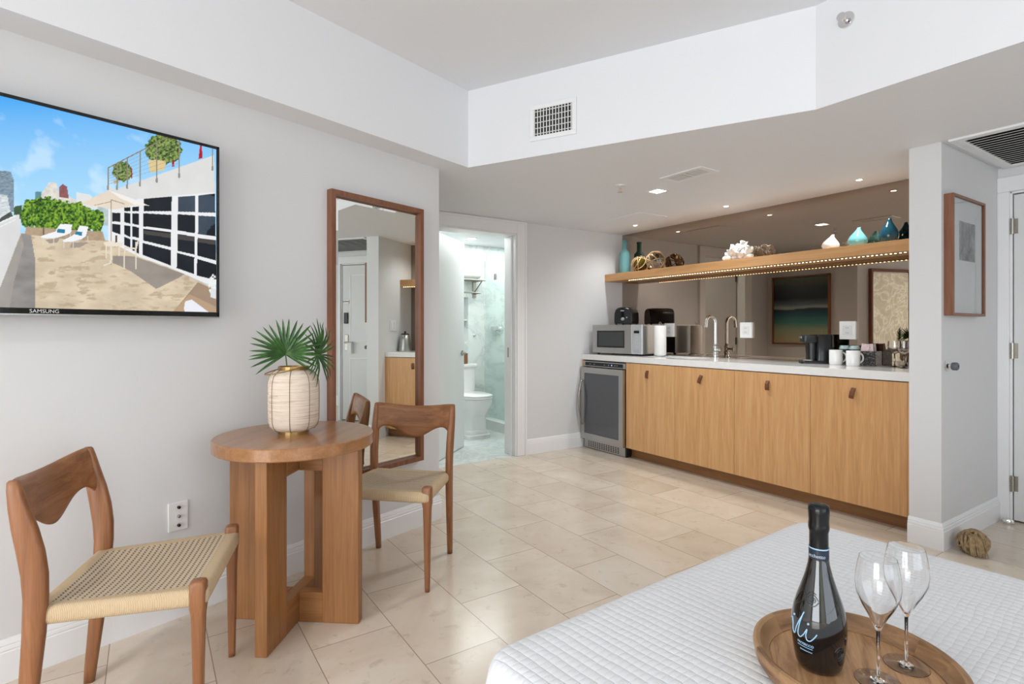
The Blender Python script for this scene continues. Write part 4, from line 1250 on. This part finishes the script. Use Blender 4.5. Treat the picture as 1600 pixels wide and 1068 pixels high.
stemglass('wine_glass', 'small stemmed wine glass on the worktop, left one nearest the caddy', (4.068, 1.600, .914), po, pi_, .033, .0035, .012, .083, 'stemmed glasses on the worktop')
stemglass('wine_glass', 'small stemmed wine glass on the worktop, right one against the white pier', (3.985, 1.515, .914), po, pi_, .033, .0035, .012, .083, 'stemmed glasses on the worktop')
# kettle seen only in the tall mirror
kt = thing('kettle', 'stainless steel kettle on the right end of the worktop, seen in the tall mirror', 'kettle', (3.88, 1.378, .914), R(-12))
MB().lathe([(.070, 0), (.073, .01), (.072, .04), (.060, .13), (.052, .175), (.045, .185)], 40).build('body', M_steel, kt, smooth=True)
MB().lathe([(.047, .185), (.042, .196), (.01, .202), (.01, .212), (.014, .220), (0, .224)], 32, cap=False).build('lid', M_black, kt, smooth=True)
MB().tube([(.05, 0, .17), (.085, 0, .185), (.105, 0, .15), (.10, 0, .08), (.075, 0, .05)], .010, 10).build('handle', M_black, kt, smooth=True)
MB().tube([(-.05, 0, .15), (-.075, 0, .175)], [.018, .010], 12).build('spout', M_steel, kt, smooth=True)

# ------------------------------------------------------------------ things on the shelf
ZS = 1.718
def frosted(name, c, rough=.25):
    t = NT(name); t.setp(Base_Color=lin(c), Roughness=rough); t.b.inputs['Transmission Weight'].default_value = .55; t.b.inputs['IOR'].default_value = 1.3
    MATS[name] = t.m; return t.m
bt = MB().lathe([(0, 0), (.050, 0), (.053, .006), (.053, .205), (.048, .225), (.027, .245), (.0235, .26), (.0235, .330), (.027, .334), (.027, .345), (.019, .347), (.018, .26), (.02, .245), (.044, .222), (.048, .2), (.048, .008), (0, .006)], 48, cap=False)
bt = bt.build('glass_bottle', frosted('teal_glass', '8cc4c6'), smooth=True, loc=(4.05, 4.015, ZS))
tag(bt, 'tall pale teal glass bottle at the left end of the shelf', 'bottle')
def gfloat(label, loc, r, gm, seed, n=7):
    o = thing('glass_float', label, 'glass float', loc, 0, 'roped glass floats on the shelf')
    MB().sphere((0, 0, r), r*.93, 18).build('ball', gm, o, smooth='all')
    q = random.Random(seed); rope = plain('rope_tan', 'a08360', .9, nscale=200, bump=.5)
    for k in range(n):
        ax = Vector((q.uniform(-1, 1), q.uniform(-1, 1), q.uniform(-.6, .6))).normalized()
        a = ax.orthogonal().normalized(); b = ax.cross(a)
        off = q.uniform(-.55, .55); rr_ = r*.96*math.sqrt(1-off*off)
        pts = [Vector((0, 0, r))+ax*(off*r*.96)+a*(rr_*math.cos(t_))+b*(rr_*math.sin(t_)) for t_ in [2*PI*j/36 for j in range(36)]]
        pts = [Vector((p.x, p.y, max(p.z, .005))) for p in pts]
        MB().tube(pts, .0042, 7, True).build('rope', rope, o, smooth='all')
gfloat('olive green glass float in a rope net on the shelf beside the teal bottle', (4.04, 3.80, ZS), .082, frosted('olive_glass', '5e5014', .05), 4, 6)
gfloat('clear glass float in a rope net on the shelf, right of the olive one', (4.02, 3.58, ZS), .092, glass('float_glass', 'f2f2f2'), 9, 9)
# coral
m = MB(); q = random.Random(11)
def cupc(cx, cy, cz, r, h, tilt, az, seed):
    M_ = T(cx, cy, cz) @ Rz(az) @ Ry(tilt)
    def fn(c):
        a = math.atan2(c.y, c.x); k = c.z/h
        rf = 1+.22*k*math.sin(5*a+seed)+.12*k*math.sin(9*a+seed*2)
        nz = noise.noise(Vector((c.x*30+seed, c.y*30, c.z*30)))*.006
        return (c.x*rf+nz, c.y*rf+nz, c.z+.018*k*math.sin(4*a+seed*3)+nz)
    m.lathe([(r*.25, -.01), (r*.45, h*.1), (r*.62, h*.35), (r*.75, h*.7), (r*1.0, h), (r*.90, h*.98), (r*.6, h*.65), (r*.4, h*.35), (0, h*.25)], 36, M_, cap=False, fn=fn)
for i in range(17):
    x = q.uniform(-.095, .10); hmax = .085*(1-abs(x-.02)/.13)
    cupc(x, q.uniform(-.035, .035), .022+max(0, hmax)*q.uniform(.25, .9), q.uniform(.026, .045), q.uniform(.03, .055), q.uniform(.2, 1.4), q.uniform(0, 2*PI), i*1.7)
for i in range(9):
    x = -.11+.22*i/8; m.sphere((x, q.uniform(-.02, .02), .022), (.026, .028, .0195), 8)
cr = m.build('coral', plain('coral_white', 'ece8e2', .8, nscale=60, bump=.6), smooth='all', loc=(4.0, 2.69, ZS+.003), rz=K)
tag(cr, 'white ruffled coral piece in the middle of the shelf', 'coral')
def gourd(label, loc, r, h, tipx, mat):
    def fn(c):
        k = max(0, (c.z/h-.45)/.55); return (c.x+tipx*k*k, c.y, c.z+(.10*c.x if c.z > h*.9 else 0))
    o = MB().lathe([(0, 0), (r*.62, 0), (r*.85, h*.09), (r, h*.28), (r*.98, h*.38), (r*.82, h*.54), (r*.55, h*.70), (r*.32, h*.83), (r*.20, h*.94), (r*.17, h), (r*.12, h), (r*.12, h*.9)], 48, cap=False, fn=fn).build('bud_vase', mat, smooth='all', loc=loc, rz=K)
    tag(o, label, 'vase', 'small gourd vases on the shelf')
gourd('small squat white gourd vase on the right part of the shelf', (4.03, 1.985, ZS), .057, .108, .016, plain('glaze_white', 'e4e0db', .12, noise_amt=0))
gourd('aqua blue gourd vase on the shelf between the white and the dark teal one', (4.03, 1.808, ZS), .060, .132, .010, plain('glaze_aqua', '6fb0b4', .10, noise_amt=0))
gourd('tall dark teal gourd vase at the right end of the shelf', (4.03, 1.618, ZS), .057, .165, .004, plain('glaze_teal', '0f3f4d', .08, noise_amt=0))

# ------------------------------------------------------------------ right wall: framed etching, stops, rope
def etching():
    t = NT('etching_print')
    v = t.coord('Object', (1, 1, 1))
    n = t.noise(v, 14, 5, .65); n2 = t.noise(t.coord('Object', (60, 60, 12)), 1, 3)
    c = t.ramp(n, [(.32, '5c5c60'), (.48, '9b9b9d'), (.7, 'c6c6c6')])
    t.setp(Base_Color=t.mix(.35, c, t.ramp(n2, [(.35, '888888'), (.6, 'ffffff')]), 'MULTIPLY'), Roughness=.6)
    return t.m
fp = thing('framed_print', 'small grey print in a white mat and deep wooden frame by the entry door', 'framed picture', (3.505, 1.15, 1.232), 0)
FW, FH = .472, .642
m = MB()
for x0, x1, z0, z1 in ((0, .014, 0, FH), (FW-.014, FW, 0, FH), (.014, FW-.014, 0, .014), (.014, FW-.014, FH-.014, FH)): m.box(x0, x1, -.043, 0, z0, z1)
m.build('frame', M_frame, fp, bevel=.001)
MB().box(.013, FW-.013, -.028, -.004, .013, FH-.013).build('mat_board', plain('mat_board', 'f0f2f1', .7), fp)
MB().box(.125, .350, -.030, -.028, .30, .51).build('print', etching(), fp)
m = MB(); m.bm.faces.new([m.bm.verts.new(p) for p in ((.014, -.036, .014), (FW-.014, -.036, .014), (FW-.014, -.036, FH-.014), (.014, -.036, FH-.014))])
t = NT('picture_glass'); t.n.remove(t.b)
tr_ = t.new('ShaderNodeBsdfTransparent'); gs = t.new('ShaderNodeBsdfGlossy'); gs.inputs['Roughness'].default_value = .02
mx = t.new('ShaderNodeMixShader'); fz = t.new('ShaderNodeFresnel'); fz.inputs[0].default_value = 1.45
t.link(fz.outputs[0], mx.inputs[0]); t.link(tr_.outputs[0], mx.inputs[1]); t.link(gs.outputs[0], mx.inputs[2])
t.link(mx.outputs[0], [n_ for n_ in t.n if n_.type == 'OUTPUT_MATERIAL'][0].inputs[0])
m.build('picture_glass', t.m, fp)
ws = thing('wall_door_stop', 'round chrome door stop fixed to the side of the white pier', 'door stop', (3.53, 1.15, .965))
MB().lathe([(.030, 0), (.030, .006), (.022, .012), (.014, .016), (.014, .03)], 32, Rx(PI/2)).build('rosette', M_chrome, ws, smooth=True)
MB().lathe([(.019, .028), (.021, .032), (.021, .05), (.017, .055), (.009, .055), (.008, .045), (0, .045)], 32, Rx(PI/2), cap=False).build('bumper', plain('bumper_grey', '5d6064', .4), ws, smooth=True)
fs = MB().lathe([(.020, 0), (.024, .006), (.024, .026), (.019, .034), (0, .036)], 30, cap=False).box(-.004, .004, -.03, .0, .01, .03).build('floor_door_stop', M_chrome, smooth=True, loc=(4.27, 1.085, 0))
tag(fs, 'small chrome door stop on the floor beside the entry door', 'door stop')

m = MB(); q = random.Random(21)
RB = .062
def rope_r(n_): return [.0068]*n_
for k in range(26):
    ax = Vector((q.gauss(0, 1), q.gauss(0, 1)*.8, q.gauss(0, .5))).normalized()
    a = ax.orthogonal().normalized(); b = ax.cross(a); off = q.uniform(-.5, .5)
    rb = RB*q.uniform(.80, 1.05)*math.sqrt(1-off*off)
    pts = []
    for j in range(22):
        t_ = 2*PI*j/22
        p = Vector((0, 0, RB*.92))+ax*(off*RB)+a*(rb*math.cos(t_)*1.12)+b*(rb*math.sin(t_))
        p += Vector((noise.noise(p*20+Vector((k, 0, 0))), noise.noise(p*20+Vector((0, k, 0))), 0))*.010
        p.z = max(.0075, p.z*.92); pts.append(p)
    m.tube(pts, .0068, 7, True)
for k in range(22):
    u = q.uniform(-1, 1)
    pts = [(u*.012-.02, -.03, .105-.008*abs(u)), (u*.028, -.060, .092), (.004+u*.034, -.070+.006*abs(u), .055), (.008+u*.036, -.074, .022), (.010+u*.038, -.078-q.uniform(0, .010), .007)]
    m.tube(pts, [.0045, .0045, .004, .003, .0018], 6)
t = NT('jute_rope')
n_ = t.noise(t.coord('Object'), 60, 4, .7)
t.setp(Base_Color=t.ramp(n_, [(.3, '836d50'), (.55, 'ae9470'), (.75, 'c7b08c')]), Roughness=.95)
t.bump(t.noise(t.coord('Object'), 420, 2), .8, .002)
rp = m.build('rope_knot', t.m, smooth='all', loc=(3.575, 1.045, 0), rz=R(-60))
tag(rp, 'tan rope knot door stop lying on the floor beside the white pier', 'rope door stop')

# ------------------------------------------------------------------ bed with quilted coverlet
def quilt():
    t = NT('quilted_cotton')
    v = t.coord('Object')
    x, y, z = t.xyz(v)
    n = t.noise(v, 7, 3)
    xx = t.math('MULTIPLY_ADD', n, .02, x); yy = t.math('MULTIPLY_ADD', n, .025, y)
    a = t.math('ABSOLUTE', t.math('SINE', t.math('MULTIPLY', t.math('ADD', xx, t.math('MULTIPLY', yy, .12)), PI/.024)))
    b = t.math('ABSOLUTE', t.math('SINE', t.math('MULTIPLY', t.math('SUBTRACT', yy, t.math('MULTIPLY', xx, .10)), PI/.017)))
    h = t.math('MULTIPLY', t.math('POWER', a, .45), t.math('MULTIPLY_ADD', t.math('POWER', b, .5), .55, .45))
    t.setp(Base_Color=t.mix(t.noise(v, 400, 2), lin('e3e5e8'), lin('eff0f2')), Roughness=.85)
    t.b.inputs['Sheen Weight'].default_value = .2
    t.bump(t.math('MULTIPLY_ADD', t.noise(v, 260, 2), .12, h), .7, .0034)
    return t.m
bed = thing('bed', 'bed in the right foreground under a white quilted coverlet', 'bed', (1.3, .05, 0))
c0 = [Vector((.578, 1.008)), Vector((1.968, 1.075)), Vector((2.09, -1.0)), (Vector((.70, -1.03)))]
Q = MB(); r_c = .075
def outline(inset, n_=9):
    pts = []; cen = sum(c0, Vector((0, 0)))/4
    for k in range(4):
        p, a_, b_ = c0[k], c0[k-1], c0[(k+1) % 4]
        da = (a_-p).normalized(); db = (b_-p).normalized()
        rr_ = max(.01, r_c-inset)
        c_ = p+(da+db)*(r_c)
        # arc from the a-side to the b-side
        for j in range(n_+1):
            t_ = PI/2*j/n_
            v_ = (-db*math.cos(t_)-da*math.sin(t_))
            pts.append(c_+v_*rr_)
    return pts
secs = []
for ins, z in ((-.035, .03), (-.030, .18), (-.012, .40), (-.002, .45), (.008, .470), (.025, .4795), (.055, .482)):
    o_ = outline(ins)
    # subdivide long edges
    ring = []
    for i in range(len(o_)):
        a_ = o_[i]; b_ = o_[(i+1) % len(o_)]; nseg = max(1, int((b_-a_).length/.06))
        for j in range(nseg if ins == -.035 or True else 1):
            pass
        ring.append(a_)
    secs.append([(p.x-1.3, p.y-.05, z+(.006*math.sin(p.x*23+p.y*31) if z < .1 else 0)) for p in ring])
Q.loft(secs, cap=False)
bmv = list(Q.bm.verts)[-len(secs[0]):]
f = Q.bm.faces.new(bmv)
bmesh.ops.triangulate(Q.bm, faces=[f])
cov = Q.build('coverlet', quilt(), bed, smooth='all')
MB().box(.64-1.3, 1.93-1.3, -1.0-.05, 1.0-.05, .20, .455).build('mattress', M_white, bed, bevel=.04)
MB().box(.66-1.3, 1.91-1.3, -1.0-.05, .98-.05, .05, .20).build('bed_base', plain('base_fabric', '8f8a84', .9), bed)
for x in (.72, 1.86):
    for y in (-.9, .9): MB().lathe([(.02, 0), (.028, .05)], 18, T(x-1.3, y-.05, 0)).build('leg', M_teak, bed)

# tray, bottle, glasses
ZB = .4835
ty = thing('serving_tray', 'round wooden serving tray with a raised rim lying on the bed', 'tray', (1.142, .517, ZB), R(35))
m = MB().lathe([(0, 0), (.155, 0), (.168, .004), (.177, .018), (.181, .040), (.180, .046), (.175, .048), (.168, .045), (.161, .030), (.156, .021), (.151, .019), (.1505, .0172), (.148, .0172), (.1475, .019), (0, .019)], 96, cap=False)
def acacia():
    t = NT('acacia_staves')
    tc = t.new('ShaderNodeTexCoord'); o_ = tc.outputs['Object']
    x, y, z = t.xyz(o_)
    r2 = t.math('SQRT', t.math('ADD', t.math('MULTIPLY', x, x), t.math('MULTIPLY', y, y)))
    rim = t.math('GREATER_THAN', r2, .1490)
    ang = t.math('ARCTAN2', y, x)
    seg_ = t.math('FLOOR', t.math('MULTIPLY', ang, 14/(2*PI)))
    board = t.math('FLOOR', t.math('MULTIPLY', y, 1/.07))
    vec_rim = t.comb(t.math('ADD', t.math('MULTIPLY', ang, .7), t.math('MULTIPLY', seg_, 7.3)), t.math('MULTIPLY', z, 14), t.math('MULTIPLY', r2, 30))
    vec_in = t.comb(t.math('ADD', t.math('MULTIPLY', x, 3), t.math('MULTIPLY', board, 5.1)), t.math('MULTIPLY', y, 26), 0.0)
    mixv = t.new('ShaderNodeMix', data_type='VECTOR')
    t.link(rim, mixv.inputs[0]); t.link(vec_in, mixv.inputs[4]); t.link(vec_rim, mixv.inputs[5])
    n_ = t.noise(mixv.outputs[1], 2.2, 6, .65, .8)
    wn = t.new('ShaderNodeTexWhiteNoise', noise_dimensions='1D'); t.link(seg_, wn.inputs['W'])
    ci = t.ramp(n_, [(.3, '8d6441'), (.5, 'b98d63'), (.72, 'cca378')])
    co_ = t.ramp(n_, [(.3, '5a3f2a'), (.5, '8f6a48'), (.72, 'b38c62')])
    co_ = t.mix(t.math('MULTIPLY', wn.outputs[0], .75), co_, lin('bf976b'))
    t.setp(Base_Color=t.mix(rim, ci, co_), Roughness=.5)
    t.bump(n_, .2, .001)
    return t.m
m.build('tray_body', acacia(), ty, smooth=True)

def bottlemat():
    t = NT('dark_bottle_glass')
    t.setp(Base_Color=(.004, .005, .006, 1), Roughness=.045)
    t.b.inputs['Coat Weight'].default_value = .5
    t.b.inputs['Specular IOR Level'].default_value = .7
    return t.m
wb = thing('wine_bottle', 'dark sparkling wine bottle with pale blue lettering standing on the wooden tray', 'bottle', (1.094, .561, ZB+.0195), 0)
BP = [(0, .004), (.030, 0), (.037, .002), (.041, .010), (.0445, .028), (.0475, .055), (.0486, .075), (.0478, .095), (.044, .116), (.038, .136), (.0305, .158), (.0238, .180), (.0192, .200), (.0172, .216), (.0166, .232), (.0162, .262), (.0162, .275)]
MB().lathe(BP, 72, cap=False).build('glass_body', bottlemat(), wb, smooth='all')
foil = MB().lathe([(.0169, .205+.012), (.0170, .232), (.0168, .262), (.0182, .266), (.0186, .270), (.0184, .276), (.0178, .285), (.0188, .300), (.0190, .306), (.0178, .313), (.013, .316), (0, .317)], 64, cap=False,
    fn=lambda c: (c.x*(1+(.045*noise.noise(Vector((c.x*160, c.y*160, c.z*110))) if c.z > .262 else .006*noise.noise(Vector((c.x*90, c.y*90, c.z*60))))), c.y*(1+(.045*noise.noise(Vector((c.x*160, c.y*160, c.z*110+5))) if c.z > .262 else 0)), c.z))
foil.build('foil_cap', plain('black_foil', '121315', .22, .3, nscale=90, bump=.6), wb, smooth='all')
M_lb = plain('pale_blue_print', 'a9d2f0', .4, noise_amt=0)
def brad(z):
    for (r0, z0), (r1, z1) in zip(BP[2:], BP[3:]):
        if z0 <= z <= z1: return r0+(r1-r0)*(z-z0)/(z1-z0)
    return .0172
MB().lathe([(.0178, .2055), (.0178, .2315)], 56, cap=False).build('neck_label', plain('navy_label', '1c2838', .4, noise_amt=0), wb, smooth='all')
for z in (.2045, .2315): MB().lathe([(.0181, z-.0011), (.0183, z), (.0181, z+.0011), (.0176, z+.0011), (.0176, z-.0011)], 56, cap=False).build('neck_stripe', M_lb, wb)
# direction from the bottle towards the viewer
fa = math.atan2(-.561, -1.094)
def wrap_text(name, s_, size, z, a0, mat, shear=0, r_off=.0005, align='LEFT'):
    """bend flat lettering around the bottle; a0 = angle of the text start measured to the left of the viewer direction"""
    o = text(name, s_, size, mat, wb, (0, 0, 0), (0, 0, 0), .0002, align, shear)
    for v in o.data.vertices:
        zz = z+v.co.y; rr_ = (brad(zz) if zz < .2 else .0178)+r_off+v.co.z
        an = fa+a0+v.co.x/rr_
        v.co = Vector((rr_*math.cos(an), rr_*math.sin(an), zz))
    return o
wrap_text('neck_lettering', 'acchetto', .0095, .218, -1.15, plain('label_grey', 'aebccb', .5))
wrap_text('small_lettering', 'PROSECCO', .0062, .0555, -.84, M_lb)
wrap_text('small_lettering', 'spumante brut', .004, .0435, -.74, M_lb)
def stroke(pts, r_):
    out = []
    for a_, z in pts:
        rr_ = brad(z)+.0004; an = fa+a_; out.append((rr_*math.cos(an), rr_*math.sin(an), z))
    m.tube(out, r_, 8)
def smooth_pts(P_, n_=8):
    out = []
    for i in range(len(P_)-1):
        p0 = P_[max(0, i-1)]; p1 = P_[i]; p2 = P_[i+1]; p3 = P_[min(len(P_)-1, i+2)]
        for j in range(n_):
            t_ = j/n_
            out.append(tuple(.5*((2*b)+(-a+c)*t_+(2*a-5*b+4*c-d)*t_*t_+(-a+3*b-3*c+d)*t_**3) for a, b, c, d in zip(p0, p1, p2, p3)))
    return out+[P_[-1]]
m = MB()
stroke(smooth_pts([(-1.35, .088), (-1.20, .092), (-1.12, .083), (-1.12, .070), (-1.0, .066), (-.86, .084), (-.66, .106), (-.58, .115), (-.64, .108), (-.76, .085), (-.80, .070), (-.70, .066), (-.55, .074), (-.42, .086), (-.46, .074), (-.42, .066), (-.30, .066), (-.16, .074), (-.06, .082)]), .0010)
m.build('script_lettering', M_lb, wb, smooth=True)
m = MB(); 
for a_, z in ((-.38, .0965), (-1.08, .100)):
    an = fa+a_; rr_ = brad(z); m.sphere((rr_*math.cos(an), rr_*math.sin(an), z), .0021, 8)
m.build('lettering_dot', M_lb, wb, smooth=True)
m = MB(); stroke([(-.84+.62*k/20, .0500) for k in range(21)], .0005); m.build('label_line', M_lb, wb)
# raised glass eye emblem and seal
m = MB()
for sg in (1, -1): stroke(smooth_pts([(-.62, .139), (-.45, .139+sg*.008), (-.2, .139+sg*.009), (.0, .139+sg*.001)]), .0009)
stroke([(-.28+.14*math.cos(2*PI*k/20), .140+.0042*math.sin(2*PI*k/20)) for k in range(21)], .0008)
stroke([(-.28+.06*math.cos(2*PI*k/12), .140+.002*math.sin(2*PI*k/12)) for k in range(13)], .0008)
stroke(smooth_pts([(-1.25, .125), (-1.1, .140), (-.85, .150), (-.62, .139), (-.8, .131), (-1.05, .122), (-1.25, .120)]), .0009)
stroke(smooth_pts([(-.62, .146), (-.4, .154), (-.12, .150)]), .0009)
m.build('raised_eye_emblem', bottlemat(), wb, smooth='all')
m = MB()
for sc_ in (1, .6): stroke([(.80+.22*sc_*math.cos(2*PI*k/24), .048+.0135*sc_*math.sin(2*PI*k/24)) for k in range(25)], .0007)
m.build('raised_seal', bottlemat(), wb, smooth='all')

po = [(0, .094), (.0045, .096), (.0075, .104), (.016, .122), (.0275, .143), (.0355, .163), (.0375, .180), (.0365, .200), (.0335, .218), (.0305, .231)]
pi_ = [(0, .101), (.003, .103), (.0065, .110), (.0150, .126), (.0265, .145), (.0345, .164), (.0366, .180), (.0357, .200), (.0327, .218), (.0300, .231)]
stemglass('tulip_glass', 'tall tulip wine glass on the wooden tray, front one right of the bottle', (1.136, .474, ZB+.0195), po, pi_, .038, .0028, .010, .096, 'tulip glasses on the tray')
stemglass('tulip_glass', 'tall tulip wine glass on the wooden tray, rear one farther right', (1.236, .466, ZB+.0195), po, pi_, .038, .0028, .010, .096, 'tulip glasses on the tray')
